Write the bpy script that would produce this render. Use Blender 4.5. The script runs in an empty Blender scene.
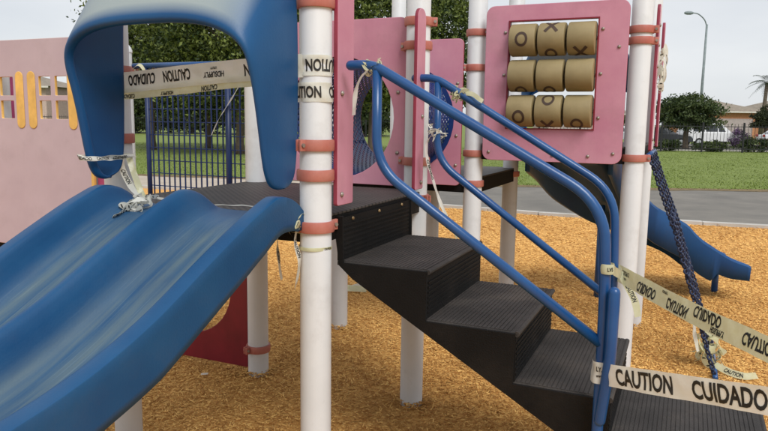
import bpy, bmesh, math, random
import numpy as np
from mathutils import Vector, Matrix
R = math.radians
random.seed(7); rng = np.random.default_rng(7)
S = bpy.context.scene
C = S.collection

# ------------------------------------------------------------------ camera
cam_d = bpy.data.cameras.new('camera'); cam = bpy.data.objects.new('camera', cam_d); C.objects.link(cam)
S.camera = cam
S.render.resolution_x, S.render.resolution_y = 1024, 575
cam_d.sensor_width = 36.0; cam_d.lens = 36.0*680.77/768; cam_d.clip_end = 2000; cam_d.clip_start = 0.05
PT, RO = .13907, .0138976
cam.rotation_euler = (Matrix.Rotation(math.pi/2-PT, 3, 'X') @ Matrix.Rotation(RO, 3, 'Z')).to_euler()
cam.location = (0, 0, 1.5975)

# ------------------------------------------------------------------ sky, sun, exposure
SUN_EL, SUN_AZ = R(48), R(158)          # azimuth clockwise from +Y: soft light from behind the camera, a little to the right
w = bpy.data.worlds.new('World'); S.world = w; w.use_nodes = True
nt = w.node_tree; nt.nodes.clear()
N = nt.nodes.new
out = N('ShaderNodeOutputWorld'); bg = N('ShaderNodeBackground'); sky = N('ShaderNodeTexSky')
sky.sky_type = 'NISHITA'; sky.sun_disc = False; sky.sun_elevation = SUN_EL; sky.sun_rotation = SUN_AZ
tc = N('ShaderNodeTexCoord'); mp = N('ShaderNodeMapping'); mp.inputs['Scale'].default_value = (1, 1, 3.2)
nz = N('ShaderNodeTexNoise'); nz.inputs['Scale'].default_value = 2.1; nz.inputs['Detail'].default_value = 5
rp = N('ShaderNodeValToRGB')
rp.color_ramp.elements[0].position = .3; rp.color_ramp.elements[0].color = (3.75, 3.95, 4.25, 1)
rp.color_ramp.elements[1].position = .7; rp.color_ramp.elements[1].color = (5.05, 5.12, 5.2, 1)
mx = N('ShaderNodeMixRGB'); mx.inputs['Fac'].default_value = .93
nt.links.new(tc.outputs['Generated'], mp.inputs['Vector']); nt.links.new(mp.outputs[0], nz.inputs['Vector'])
nt.links.new(nz.outputs['Fac'], rp.inputs['Fac']); nt.links.new(sky.outputs[0], mx.inputs[1]); nt.links.new(rp.outputs[0], mx.inputs[2])
nt.links.new(mx.outputs[0], bg.inputs['Color']); bg.inputs['Strength'].default_value = .1
nt.links.new(bg.outputs[0], out.inputs['Surface'])
sd = bpy.data.lights.new('sun', 'SUN'); sun = bpy.data.objects.new('sun', sd); C.objects.link(sun)
sd.energy = 1.5; sd.angle = R(26); sd.color = (1, .99, .97)
sdir = Vector((math.sin(SUN_AZ)*math.cos(SUN_EL), math.cos(SUN_AZ)*math.cos(SUN_EL), math.sin(SUN_EL)))
sun.rotation_euler = sdir.to_track_quat('Z', 'Y').to_euler(); sun.location = (0, 0, 30)
S.view_settings.view_transform = 'Standard'; S.view_settings.look = 'None'
S.view_settings.exposure = 0.80; S.view_settings.gamma = 1.0; S.view_settings.use_curve_mapping = False

# ------------------------------------------------------------------ materials
def mat(name, col, rough=.6, var=.12, scale=6, col2=None, bump=0, bscale=60, spec=.4, stretch=None, attr=None, dirt=0, trans=0, metal=0, coat=0):
    m = bpy.data.materials.new(name); m.use_nodes = True; t = m.node_tree; n = t.nodes; l = t.links
    b = n['Principled BSDF']; b.inputs['Roughness'].default_value = rough; b.inputs['Specular IOR Level'].default_value = spec
    b.inputs['Metallic'].default_value = metal
    if coat: b.inputs['Coat Weight'].default_value = coat; b.inputs['Coat Roughness'].default_value = .15
    tx = n.new('ShaderNodeTexCoord'); mpn = n.new('ShaderNodeMapping'); l.new(tx.outputs['Object'], mpn.inputs[0])
    if stretch: mpn.inputs['Scale'].default_value = stretch
    no = n.new('ShaderNodeTexNoise'); no.inputs['Scale'].default_value = scale; no.inputs['Detail'].default_value = 6; no.inputs['Roughness'].default_value = .6
    l.new(mpn.outputs[0], no.inputs['Vector'])
    c2 = col2 if col2 else tuple(min(1, c*(1+var*2)) for c in col)
    c1 = col if col2 else tuple(c*(1-var*1.5) for c in col)
    r = n.new('ShaderNodeValToRGB'); r.color_ramp.elements[0].position = .33; r.color_ramp.elements[1].position = .68
    r.color_ramp.elements[0].color = (*c1, 1); r.color_ramp.elements[1].color = (*c2, 1)
    if attr:
        a = n.new('ShaderNodeAttribute'); a.attribute_name = attr; a.attribute_type = 'GEOMETRY'
        ad = n.new('ShaderNodeMath'); ad.operation = 'MULTIPLY_ADD'; ad.inputs[1].default_value = .75
        sc = n.new('ShaderNodeMath'); sc.operation = 'MULTIPLY'; sc.inputs[1].default_value = .25
        l.new(no.outputs['Fac'], sc.inputs[0]); l.new(a.outputs['Fac'], ad.inputs[0]); l.new(sc.outputs[0], ad.inputs[2]); l.new(ad.outputs[0], r.inputs['Fac'])
    else: l.new(no.outputs['Fac'], r.inputs['Fac'])
    last = r.outputs[0]
    if dirt:
        n2 = n.new('ShaderNodeTexNoise'); n2.inputs['Scale'].default_value = 2.6; n2.inputs['Detail'].default_value = 9; n2.inputs['Roughness'].default_value = .72
        l.new(tx.outputs['Object'], n2.inputs['Vector'])
        r2 = n.new('ShaderNodeValToRGB'); r2.color_ramp.elements[0].position = .52; r2.color_ramp.elements[1].position = .78
        r2.color_ramp.elements[0].color = (0, 0, 0, 1); r2.color_ramp.elements[1].color = (dirt, dirt, dirt, 1)
        l.new(n2.outputs['Fac'], r2.inputs['Fac'])
        mm = n.new('ShaderNodeMixRGB'); mm.inputs[2].default_value = (.16, .12, .085, 1)
        l.new(r2.outputs[0], mm.inputs['Fac']); l.new(last, mm.inputs[1]); last = mm.outputs[0]
    l.new(last, b.inputs['Base Color'])
    if bump:
        n3 = n.new('ShaderNodeTexNoise'); n3.inputs['Scale'].default_value = bscale; n3.inputs['Detail'].default_value = 4
        l.new(tx.outputs['Object'], n3.inputs['Vector'])
        bp = n.new('ShaderNodeBump'); bp.inputs['Strength'].default_value = bump; bp.inputs['Distance'].default_value = .01
        l.new(n3.outputs['Fac'], bp.inputs['Height']); l.new(bp.outputs[0], b.inputs['Normal'])
    if trans:
        tr = n.new('ShaderNodeBsdfTranslucent'); ms = n.new('ShaderNodeMixShader'); ms.inputs[0].default_value = trans
        l.new(last, tr.inputs['Color']); l.new(b.outputs[0], ms.inputs[1]); l.new(tr.outputs[0], ms.inputs[2]); l.new(ms.outputs[0], n['Material Output'].inputs['Surface'])
    return m
M = {}
M['white'] = mat('white_powder_coat', (.615, .625, .63), .42, col2=(.67, .68, .685), scale=3, dirt=.34, bump=.03, bscale=150)
M['pink'] = mat('faded_pink_plastic', (.49, .195, .275), .5, col2=(.575, .27, .34), scale=3.4, dirt=.26, bump=.05, bscale=200)
M['pink_pale'] = mat('pale_pink_plastic', (.44, .335, .37), .55, col2=(.495, .385, .42), scale=2.4, dirt=.2)
M['pink_edge'] = mat('unfaded_red_plastic_edge', (.24, .03, .055), .5)
M['darkred'] = mat('dark_red_plastic', (.19, .012, .022), .45, var=.1)
M['magenta'] = mat('magenta_plastic', (.33, .05, .13), .5)
M['yellow'] = mat('yellow_plastic_core', (.70, .42, .11), .55)
M['clamp'] = mat('salmon_red_clamp', (.41, .12, .09), .5, col2=(.47, .18, .14), scale=14, dirt=.3)
M['steel'] = mat('dull_bolt_steel', (.32, .28, .24), .45, metal=.6)
M['brass'] = mat('brass_bolt', (.32, .22, .11), .5, metal=.6)
M['blue'] = mat('blue_rotomoulded_plastic', (.005, .050, .165), .42, col2=(.010, .072, .21), scale=2.5, spec=.35, bump=.06, bscale=120, dirt=.08)
M['bluepipe'] = mat('blue_powder_coated_pipe', (.007, .054, .185), .3, col2=(.012, .078, .235), scale=5, spec=.5, dirt=.12)
M['bluedark'] = mat('navy_coated_wire', (.010, .032, .14), .4, var=.15)
M['bluewire'] = mat('dark_navy_coated_wire', (.008, .022, .085), .45, var=.15)
M['bluechain'] = mat('navy_vinyl_coated_chain', (.012, .022, .06), .4, var=.2)
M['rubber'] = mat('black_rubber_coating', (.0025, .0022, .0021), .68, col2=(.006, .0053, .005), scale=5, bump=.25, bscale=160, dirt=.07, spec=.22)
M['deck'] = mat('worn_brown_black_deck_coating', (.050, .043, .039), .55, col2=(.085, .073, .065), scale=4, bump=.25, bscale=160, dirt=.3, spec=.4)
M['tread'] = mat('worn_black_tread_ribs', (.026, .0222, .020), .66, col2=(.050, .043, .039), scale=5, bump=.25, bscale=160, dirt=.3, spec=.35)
M['tan'] = mat('tan_roller_plastic', (.24, .185, .088), .65, col2=(.30, .235, .115), scale=7, dirt=.12)
M['print'] = mat('dark_brown_print', (.055, .032, .022), .6)
M['tape'] = mat('pale_caution_tape_film', (.80, .795, .69), .22, col2=(.87, .865, .80), scale=14, trans=.4, bump=.15, bscale=45)
M['tapey'] = mat('yellowish_caution_tape_film', (.68, .66, .40), .22, col2=(.74, .74, .52), scale=25, trans=.4, bump=.15, bscale=45)
M['ink'] = mat('black_tape_ink', (.02, .019, .016), .5)

def slide_mat():
    m = mat('worn_blue_slide_plastic', (.006, .054, .148), .42, col2=(.011, .077, .185), scale=2.5, spec=.3, bump=.07, bscale=140, dirt=.10)
    t = m.node_tree; n = t.nodes; l = t.links; b = n['Principled BSDF']
    base = b.inputs['Base Color'].links[0].from_socket
    at = n.new('ShaderNodeAttribute'); at.attribute_name = 'bed'
    tx = n.new('ShaderNodeTexCoord'); mp_ = n.new('ShaderNodeMapping'); mp_.inputs['Scale'].default_value = (.8, 12, 1)
    l.new(tx.outputs['Object'], mp_.inputs[0])
    no = n.new('ShaderNodeTexNoise'); no.inputs['Scale'].default_value = 1.3; no.inputs['Detail'].default_value = 7; no.inputs['Roughness'].default_value = .62
    l.new(mp_.outputs[0], no.inputs['Vector'])
    r = n.new('ShaderNodeValToRGB'); r.color_ramp.elements[0].position = .36; r.color_ramp.elements[1].position = .70
    r.color_ramp.elements[0].color = (.12, .12, .12, 1); r.color_ramp.elements[1].color = (.80, .80, .80, 1)
    l.new(no.outputs['Fac'], r.inputs['Fac'])
    mu = n.new('ShaderNodeMath'); mu.operation = 'MULTIPLY'; l.new(r.outputs[0], mu.inputs[0]); l.new(at.outputs['Fac'], mu.inputs[1])
    mm = n.new('ShaderNodeMixRGB'); mm.inputs[2].default_value = (.155, .195, .175, 1)
    l.new(mu.outputs[0], mm.inputs['Fac']); l.new(base, mm.inputs[1])
    mq = n.new('ShaderNodeMapping'); mq.inputs['Scale'].default_value = (3, 150, 3); mq.inputs['Rotation'].default_value = (0, 0, .03); l.new(tx.outputs['Object'], mq.inputs[0])
    nq = n.new('ShaderNodeTexNoise'); nq.inputs['Scale'].default_value = 1; nq.inputs['Detail'].default_value = 3; l.new(mq.outputs[0], nq.inputs['Vector'])
    rq = n.new('ShaderNodeValToRGB'); rq.color_ramp.elements[0].position = .60; rq.color_ramp.elements[1].position = .68; rq.color_ramp.elements[0].color = (0, 0, 0, 1); rq.color_ramp.elements[1].color = (.22, .22, .22, 1)
    l.new(nq.outputs['Fac'], rq.inputs['Fac']); m3 = n.new('ShaderNodeMixRGB'); m3.inputs[2].default_value = (.20, .27, .30, 1)
    m4 = n.new('ShaderNodeMath'); m4.operation = 'MULTIPLY'; l.new(rq.outputs[0], m4.inputs[0]); l.new(at.outputs['Fac'], m4.inputs[1]); l.new(m4.outputs[0], m3.inputs['Fac']); l.new(mm.outputs[0], m3.inputs[1]); l.new(m3.outputs[0], b.inputs['Base Color'])
    return m
M['slide'] = slide_mat()
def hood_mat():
    # grey painted on the roof faces: chalky sun-bleaching plus the sky's reflection
    m = mat('blue_hood_plastic_bleach_and_sky_sheen', (.005, .055, .165), .42, col2=(.009, .076, .205), scale=2.5, spec=.3, bump=.05, bscale=110)
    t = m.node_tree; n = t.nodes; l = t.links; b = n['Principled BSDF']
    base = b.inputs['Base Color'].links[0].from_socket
    at = n.new('ShaderNodeAttribute'); at.attribute_name = 'bleach_and_sky'
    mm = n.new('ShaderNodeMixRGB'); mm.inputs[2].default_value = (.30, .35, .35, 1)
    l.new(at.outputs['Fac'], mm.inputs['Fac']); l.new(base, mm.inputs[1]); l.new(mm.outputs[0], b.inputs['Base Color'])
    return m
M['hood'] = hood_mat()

# ------------------------------------------------------------------ mesh helpers
class MB:
    def __init__(s): s.v = []; s.f = []; s.m = []
    def add(s, v, f, mi=0):
        o = len(s.v); s.v += [tuple(p) for p in v]; s.f += [tuple(i+o for i in q) for q in f]; s.m += [mi]*len(f); return s
    def box(s, a, b, mi=0, bev=0):
        x0, y0, z0 = [min(p, q) for p, q in zip(a, b)]; x1, y1, z1 = [max(p, q) for p, q in zip(a, b)]
        if not bev:
            v = [(x0,y0,z0),(x1,y0,z0),(x1,y1,z0),(x0,y1,z0),(x0,y0,z1),(x1,y0,z1),(x1,y1,z1),(x0,y1,z1)]
            return s.add(v, [(0,3,2,1),(4,5,6,7),(0,1,5,4),(1,2,6,5),(2,3,7,6),(3,0,4,7)], mi)
        bm = bmesh.new(); bmesh.ops.create_cube(bm, size=1)
        for p in bm.verts: p.co = Vector((x0+(p.co.x+.5)*(x1-x0), y0+(p.co.y+.5)*(y1-y0), z0+(p.co.z+.5)*(z1-z0)))
        bmesh.ops.bevel(bm, geom=bm.edges[:], offset=bev, segments=2, affect='EDGES', profile=.6)
        bm.verts.index_update(); s.add([p.co for p in bm.verts], [[q.index for q in f.verts] for f in bm.faces], mi); bm.free(); return s
    def tube(s, pts, r, n=12, mi=0, caps=True, dome=False):
        pts = [Vector(p) for p in pts]; k = len(pts)
        rr = r if isinstance(r, (list, tuple)) else [r]*k
        if dome:
            d0 = (pts[0]-pts[1]).normalized(); d1 = (pts[-1]-pts[-2]).normalized()
            A = []; B = []
            for a in (80, 55, 28):
                A.append((pts[0]+d0*rr[0]*math.sin(R(a)), rr[0]*math.cos(R(a)))); B.append((pts[-1]+d1*rr[-1]*math.sin(R(a)), rr[-1]*math.cos(R(a))))
            pts = [a[0] for a in A]+pts+[b[0] for b in reversed(B)]; rr = [a[1] for a in A]+rr+[b[1] for b in reversed(B)]; k = len(pts)
        t0 = (pts[1]-pts[0]).normalized(); up = Vector((0,0,1)) if abs(t0.z) < .9 else Vector((1,0,0))
        nrm = (up - t0*up.dot(t0)).normalized(); v = []; f = []
        for i in range(k):
            t = ((pts[min(i+1,k-1)]-pts[i]).normalized() + (pts[i]-pts[max(i-1,0)]).normalized())
            t = t.normalized() if t.length > 1e-6 else t0
            nrm = (nrm - t*nrm.dot(t)).normalized(); b = t.cross(nrm)
            for j in range(n):
                a = 2*math.pi*j/n; v.append(pts[i]+(nrm*math.cos(a)+b*math.sin(a))*rr[i])
        for i in range(k-1):
            for j in range(n): f.append((i*n+j, i*n+(j+1)%n, (i+1)*n+(j+1)%n, (i+1)*n+j))
        if caps: f += [tuple(range(n-1,-1,-1)), tuple(range((k-1)*n, k*n))]
        return s.add(v, f, mi)
    def lathe(s, prof, n=28, mi=0, c=(0,0,0), axis='z'):   # prof: (r,h)
        v = []; f = []
        for r, h in prof:
            for j in range(n):
                a = 2*math.pi*j/n; p = (r*math.cos(a), r*math.sin(a), h)
                if axis == 'y': p = (p[0], p[2], p[1])
                if axis == 'x': p = (p[2], p[0], p[1])
                v.append((p[0]+c[0], p[1]+c[1], p[2]+c[2]))
        k = len(prof)
        for i in range(k-1):
            for j in range(n): f.append((i*n+j, i*n+(j+1)%n, (i+1)*n+(j+1)%n, (i+1)*n+j))
        if prof[0][0] > 1e-4: f.append(tuple(range(n-1,-1,-1)))
        if prof[-1][0] > 1e-4: f.append(tuple(range((k-1)*n, k*n)))
        return s.add(v, f, mi)
    def build(s, name, mats, parent=None, smooth=False, loc=None, auto=None):
        me = bpy.data.meshes.new(name); me.from_pydata([tuple(p) for p in s.v], [], s.f)
        mats = mats if isinstance(mats, (list, tuple)) else [mats]
        for m in mats: me.materials.append(M[m] if isinstance(m, str) else m)
        if len(mats) > 1: me.polygons.foreach_set('material_index', s.m)
        bm = bmesh.new(); bm.from_mesh(me); bmesh.ops.recalc_face_normals(bm, faces=bm.faces[:])
        if auto:
            for e in bm.edges: e.smooth = not (len(e.link_faces) == 2 and e.calc_face_angle(0) > auto)
            for p in bm.faces: p.smooth = True
        elif smooth:
            for p in bm.faces: p.smooth = True
        bm.to_mesh(me); bm.free(); me.update()
        return link(me, name, parent, loc)
def link(me, name, parent=None, loc=None):
    o = bpy.data.objects.new(name, me); C.objects.link(o)
    if parent is not None: o.parent = parent
    if loc is not None: o.location = loc
    return o
def tag(o, label, cat=None, group=None, kind=None):
    o['label'] = label
    if cat: o['category'] = cat
    if group: o['group'] = group
    if kind: o['kind'] = kind
    return o
def struct(o): o['kind'] = 'structure'; return o
def empty(name, loc, rz=0):
    o = bpy.data.objects.new(name, None); C.objects.link(o); o.location = loc; o.rotation_euler = (0,0,rz); o.empty_display_size = .2; return o
def eval_mesh(ob):
    C.objects.link(ob); dg = bpy.context.evaluated_depsgraph_get(); dg.update()
    me = bpy.data.meshes.new_from_object(ob.evaluated_get(dg)); d = ob.data
    bpy.data.objects.remove(ob); bpy.data.curves.remove(d); return me
def plate(loops, thick, bev=.003):
    """flat sheet in local XY with holes, thickness along Z (centred). Slot 1 on the cut edges."""
    cu = bpy.data.curves.new('sheet', 'CURVE'); cu.dimensions = '2D'; cu.fill_mode = 'BOTH'
    cu.extrude = thick/2-bev; cu.bevel_depth = bev; cu.bevel_resolution = 1; cu.offset = -bev
    for lp in loops:
        sp = cu.splines.new('POLY'); sp.points.add(len(lp)-1); sp.use_cyclic_u = True
        for p, q in zip(sp.points, lp): p.co = (q[0], q[1], 0, 1)
    me = eval_mesh(bpy.data.objects.new('sheet', cu))
    return me
def rrect(x0, y0, x1, y1, r=.03, n=5):
    rs = r if isinstance(r, (list, tuple)) else [r]*4; o = []
    for (cx, cy, a0, q) in ((x1-rs[0], y0+rs[0], -90, 0), (x1-rs[1], y1-rs[1], 0, 1), (x0+rs[2], y1-rs[2], 90, 2), (x0+rs[3], y0+rs[3], 180, 3)):
        for i in range(n+1):
            a = R(a0+90*i/n); o.append((cx+rs[q]*math.cos(a), cy+rs[q]*math.sin(a)))
    return o
def circ(cx, cy, r, n=40, ry=None): return [(cx+r*math.cos(2*math.pi*i/n), cy+(ry or r)*math.sin(2*math.pi*i/n)) for i in range(n)]
def put_plate(name, loops, thick, mats, parent, mtx):
    me = plate(loops, thick); me.materials.clear()
    mats = mats if isinstance(mats, (list, tuple)) else [mats]
    for m in mats: me.materials.append(M[m])
    if len(mats) > 1:
        for p in me.polygons: p.material_index = 0 if abs(p.normal.z) > .5 else 1
    me.transform(mtx); me.update()
    return link(me, name, parent)
def face_u(u): # sheet (x=v, y=z) standing at constant u ; local coordinates (u,-v,z)
    return Matrix(((0,0,-1,u),(-1,0,0,0),(0,1,0,0),(0,0,0,1)))
def face_v(v): # sheet (x=u, y=z) standing at constant v
    return Matrix(((1,0,0,0),(0,0,-1,-v),(0,1,0,0),(0,0,0,1)))
def spline(pts, n=8):
    P = [np.array(p, float) for p in pts]; P = [2*P[0]-P[1]]+P+[2*P[-1]-P[-2]]; o = []
    for i in range(1, len(P)-2):
        for k in range(n):
            t = k/n; a, b, c, d = P[i-1:i+3]
            o.append(.5*((2*b)+(c-a)*t+(2*a-5*b+4*c-d)*t*t+(3*b-a-3*c+d)*t**3))
    o.append(P[-2]); return o
def fillet(pts, r, n=6):
    pts = [Vector(p) for p in pts]; o = [pts[0]]
    for a, b, c in zip(pts, pts[1:], pts[2:]):
        d = min(r, (a-b).length*.49, (c-b).length*.49); p = b+(a-b).normalized()*d; q = b+(c-b).normalized()*d
        for i in range(n+1):
            t = i/n; o.append(p*(1-t)**2+b*2*t*(1-t)+q*t*t)
    return o+[pts[-1]]

# ------------------------------------------------------------------ ground, pavement, lawn
def sheet(name, outline, z, m, parent=None):
    me = bpy.data.meshes.new(name); me.from_pydata([(x, y, z) for x, y in outline], [], [tuple(range(len(outline)))]); me.materials.append(m)
    return struct(link(me, name, parent))
def ground_mats():
    g = mat('grass_soil', (.13, .175, .030), .9, col2=(.185, .23, .05), scale=1.5, bump=.6, bscale=25)
    a = mat('weathered_asphalt', (.14, .13, .115), .85, col2=(.21, .192, .165), scale=1.1, bump=.4, bscale=90)
    c = mat('wood_chip_bed', (.52, .245, .055), .9, col2=(.78, .445, .135), scale=38, bump=1.0, bscale=70)
    t = c.node_tree
    return g, a, c
G_grass, G_asph, G_chip = ground_mats()
CURB = [(-40, 25), (-20, 19.5), (-6, 15.6), (-1.5, 13.9), (1.1, 12.62), (2.7, 11.75), (4.2, 11.15), (6.05, 10.55), (9, 9.6), (14, 8.2), (40, 1)]
LAWN = [(-60, 30), (-30, 23), (-6, 18.9), (.5, 17.6), (7, 17.0), (12, 17.1), (60, 17)]
sheet('ground', [(-700, -700), (700, -700), (700, 900), (-700, 900)], -.012, G_grass)
sheet('pavement', [(-60, 30)]+LAWN[1:]+[(60, -10), (40, -10)]+[(x, y) for x, y in CURB[::-1]]+[(-60, 30.5)][:0], -.006, G_asph)
sheet('play_area', [(-40, -12), (40, -12)]+CURB[::-1], 0, G_chip)
def strip(name, line, wd, z0, z1, m):
    b = MB(); L = [Vector((x, y, 0)) for x, y in line]
    for a, c in zip(L, L[1:]):
        n_ = int((c-a).length/1.2)+1; d = (c-a)/n_; q = Vector((-d.y, d.x, 0)).normalized()*wd/2
        for i in range(n_):
            p0 = a+d*i+d.normalized()*.006; p1 = a+d*(i+1)-d.normalized()*.006
            v = [p0-q, p1-q, p1+q, p0+q]; jz = random.uniform(-.006, .006)
            b.add([(p.x, p.y, z0) for p in v]+[(p.x, p.y, z1+jz) for p in v], [(0,3,2,1),(4,5,6,7),(0,1,5,4),(1,2,6,5),(2,3,7,6),(3,0,4,7)])
    return struct(b.build(name, m))
M['concrete'] = mat('grey_concrete_kerb', (.40, .375, .33), .85, col2=(.52, .49, .45), scale=3, bump=.3, bscale=80)
strip('kerb', CURB, .16, -.05, .055, 'concrete')
M['litter'] = mat('dry_leaf_litter', (.10, .07, .03), .9, col2=(.24, .17, .08), scale=9, bump=.8, bscale=30)
# worn verge between lawn and pavement
lawn_y_ = lambda x: float(np.interp(x, [p[0] for p in LAWN], [p[1] for p in LAWN]))
vg = MB(); Lw = [(x, lawn_y_(x), 0) for x in np.linspace(-58, 58, 160)]
for a, b_ in zip(Lw, Lw[1:]):
    vg.add([(a[0], a[1]-.45-.1*math.sin(a[0]*3), -.0005), (b_[0], b_[1]-.45-.1*math.sin(b_[0]*3), -.0005), (b_[0], b_[1]+.15, -.0005), (a[0], a[1]+.15, -.0005)], [(0,1,2,3)])
struct(vg.build('verge', 'litter'))
def lawn_y(x): return np.interp(x, [p[0] for p in LAWN], [p[1] for p in LAWN])
def curb_y(x): return np.interp(x, [p[0] for p in CURB], [p[1] for p in CURB])

def bulk(name, V, F, attr, m, parent=None):
    """many small faces in one mesh. V (n,3), F (k,q), attr per face"""
    me = bpy.data.meshes.new(name); q = F.shape[1]
    me.vertices.add(len(V)); me.vertices.foreach_set('co', V.astype(np.float32).ravel())
    me.loops.add(F.size); me.loops.foreach_set('vertex_index', F.astype(np.int32).ravel())
    me.polygons.add(len(F)); me.polygons.foreach_set('loop_start', np.arange(0, F.size, q, dtype=np.int32)); 
    me.update(calc_edges=True); me.validate()
    a = me.attributes.new('rnd', 'FLOAT', 'FACE'); a.data.foreach_set('value', attr.astype(np.float32))
    me.materials.append(m); return link(me, name, parent)

# wood chips: real chips lying at random over the bed
def chips():
    xs = []; feet = []
    def zone(y0, y1, dens, L):
        hw = .60*y1+.8; n_ = int(dens*2*hw*(y1-y0)); x = rng.uniform(-hw, hw, n_); y = rng.uniform(y0, y1, n_)
        k = (np.abs(x) < .6*y+.8) & (y < curb_y(x)-.1); xs.append(np.c_[x[k], y[k], np.full(k.sum(), L)])
    zone(1.6, 2.6, 900, .024); zone(2.6, 4.4, 4600, .0205); zone(4.4, 6.2, 3200, .023); zone(6.2, 8.6, 1700, .027); zone(8.6, 14, 620, .037)
    ca, sa = math.cos(1.153861), math.sin(1.153861)
    for (pu, pv) in ((0, 0), (1, 0), (2, 0), (3, 0), (0, -1), (1, -1), (1, -2), (2, -1), (2, 1), (3, 1)):
        px_, py_ = -.2733+pu*1.092*ca+pv*1.036*sa, 2.7007+pu*1.092*sa-pv*1.036*ca
        k = 130; a = rng.uniform(0, 6.283, k); r = .058+np.abs(rng.normal(0, .035, k)); xs.append(np.c_[px_+r*np.cos(a), py_+r*np.sin(a), np.full(k, .025)]); feet.append((px_, py_))
    A = np.concatenate(xs); n_ = len(A)
    L = A[:,2]*rng.gamma(4.0, .25, n_).clip(.3, 2.6); Wd = A[:,2]*rng.uniform(.14, .38, n_); T = A[:,2]*rng.uniform(.05, .14, n_)
    az = rng.uniform(0, 2*np.pi, n_); pit = rng.normal(0, .17, n_); rol = rng.normal(0, .25, n_)
    ux = np.c_[np.cos(az)*np.cos(pit), np.sin(az)*np.cos(pit), np.sin(pit)]
    sx = np.c_[-np.sin(az)*np.cos(rol), np.cos(az)*np.cos(rol), np.sin(rol)]
    nx = np.cross(ux, sx)
    c = np.c_[A[:,0], A[:,1], .004+np.abs(np.sin(pit))*L*.4+rng.uniform(0, .007, n_)]
    for (fx, fy) in feet: c[:,2] += .028*np.exp(-(np.maximum(0, np.hypot(A[:,0]-fx, A[:,1]-fy)-.055)/.035)**2)*rng.uniform(.2, 1, n_)
    tap = rng.uniform(.3, 1, n_)
    V = np.zeros((n_, 8, 3)); k = 0
    for h in (0, 1):
        for (a, b) in ((-1,-1),(1,-1),(1,1),(-1,1)):
            wv = Wd*.5*b*np.where(a > 0, tap, 1)
            V[:,k] = c+ux*(L*.5*a)[:,None]+sx*wv[:,None]+nx*(T*h)[:,None]; k += 1
    f = np.array([(4,5,6,7),(0,1,5,4),(1,2,6,5),(2,3,7,6),(3,0,4,7)])
    F = (np.arange(n_)[:,None,None]*8+f[None]).reshape(-1, 4)
    at = np.repeat(np.clip(rng.normal(.5, .20, n_)+.10*np.sin(A[:,0]*1.9+1)*np.sin(A[:,1]*1.3)+.07*np.sin(A[:,0]*5.3)*np.cos(A[:,1]*4.1), 0, 1), 5)
    at = np.where(np.repeat(rng.uniform(0, 1, n_), 5) < .02, 0, at); m = mat('wood_chip', (.42, .185, .040), .85, col2=(.94, .575, .185), scale=30, attr='rnd')
    o = bulk('wood_chips', V.reshape(-1, 3), F, at, m)
    tag(o, 'tan shredded wood chips covering the playground floor', 'wood chips', kind='stuff')
chips()
def grass():
    n_ = 170000; x = rng.uniform(-24, 34, n_); y = rng.uniform(17, 43, n_)
    y = 17+26*rng.uniform(0, 1, n_)**1.5; k = y > lawn_y(x)-.05; x, y = x[k], y[k]; n_ = len(x)
    h = rng.uniform(.015, .045, n_)*(1+.5*np.sin(x*1.7)*np.sin(y*1.3)); az = rng.uniform(0, 6.28, n_); wd = rng.uniform(.006, .016, n_)
    b = np.c_[x, y, np.full(n_, -.012)]; sd_ = np.c_[np.cos(az), np.sin(az), np.zeros(n_)]*wd[:,None]
    tip = b+np.c_[rng.normal(0, .025, n_), rng.normal(0, .025, n_), h]
    V = np.stack([b-sd_, b+sd_, tip], 1).reshape(-1, 3); F = np.arange(n_*3).reshape(-1, 3)
    m = mat('lawn_grass', (.135, .185, .032), .8, col2=(.20, .25, .055), scale=.7, attr='rnd')
    tag(bulk('lawn_grass', V, F, np.clip(rng.normal(.5, .25, n_), 0, 1), m), 'short green lawn beyond the paved path', 'grass', kind='stuff')
grass()

# ------------------------------------------------------------------ the play structure
N0 = Vector((-.2733, 2.7007, 0)); ANG = 1.153861; SU, SV = 1.092, 1.036
Uv = Vector((math.cos(ANG), math.sin(ANG), 0)); Vv = Vector((math.sin(ANG), -math.cos(ANG), 0))
def W(u, v, z): return N0+Uv*u+Vv*v+Vector((0,0,z))
def L(u, v, z): return Vector((u, -v, z))
PS = tag(empty('play_structure', N0, ANG), 'pink, white and blue playground structure with slides, stairs and decks, taped off', 'play structure')
PR = .0635

def collar(parent, z, ang=0, wide=.044, lug=True):
    b = MB(); h = wide/2
    b.lathe([(PR+.0005, z-h), (PR+.010, z-h), (PR+.0125, z-h*.7), (PR+.0125, z+h*.7), (PR+.010, z+h), (PR+.0005, z+h)], 32)
    if lug:
        ca, sa = math.cos(ang), math.sin(ang)
        for k in (-1, 1):
            cx, cy = ca*(PR+.022)-sa*k*.010, sa*(PR+.022)+ca*k*.010
            q = MB().box((-.014, -.0065, z-h), (.014, .0065, z+h), bev=.003)
            b.add([(cx+ca*p[0]-sa*p[1], cy+sa*p[0]+ca*p[1], p[2]) for p in q.v], q.f)
        # bolt through the lugs
        p0 = Vector((ca*(PR+.024)-sa*-.024, sa*(PR+.024)+ca*-.024, z)); p1 = Vector((ca*(PR+.024)-sa*.024, sa*(PR+.024)+ca*.024, z))
        b.tube([p0, p1], .008, 8, 1)
    return b.build('collar', ['clamp', 'steel'], parent, auto=R(35))
def post(u, v, top, collars=(), cap=False, bottom=-.05, lab=None):
    b = MB(); prof = [(PR, bottom), (PR, top-.002)]
    if cap: prof = [(PR, bottom), (PR, top-.06), (PR+.004, top-.058), (PR+.004, top-.045), (PR*.93, top-.025), (PR*.72, top-.008), (PR*.38, top), (.0005, top+.002)]
    else: prof += [(PR*.94, top+.006), (.0005, top+.01)]
    b.lathe(prof, 36); o = b.build('post', 'white', PS, auto=R(40), loc=L(u, v, 0))
    if lab: o['label'] = lab
    for c in collars: collar(o, *c)
    return o
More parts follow.
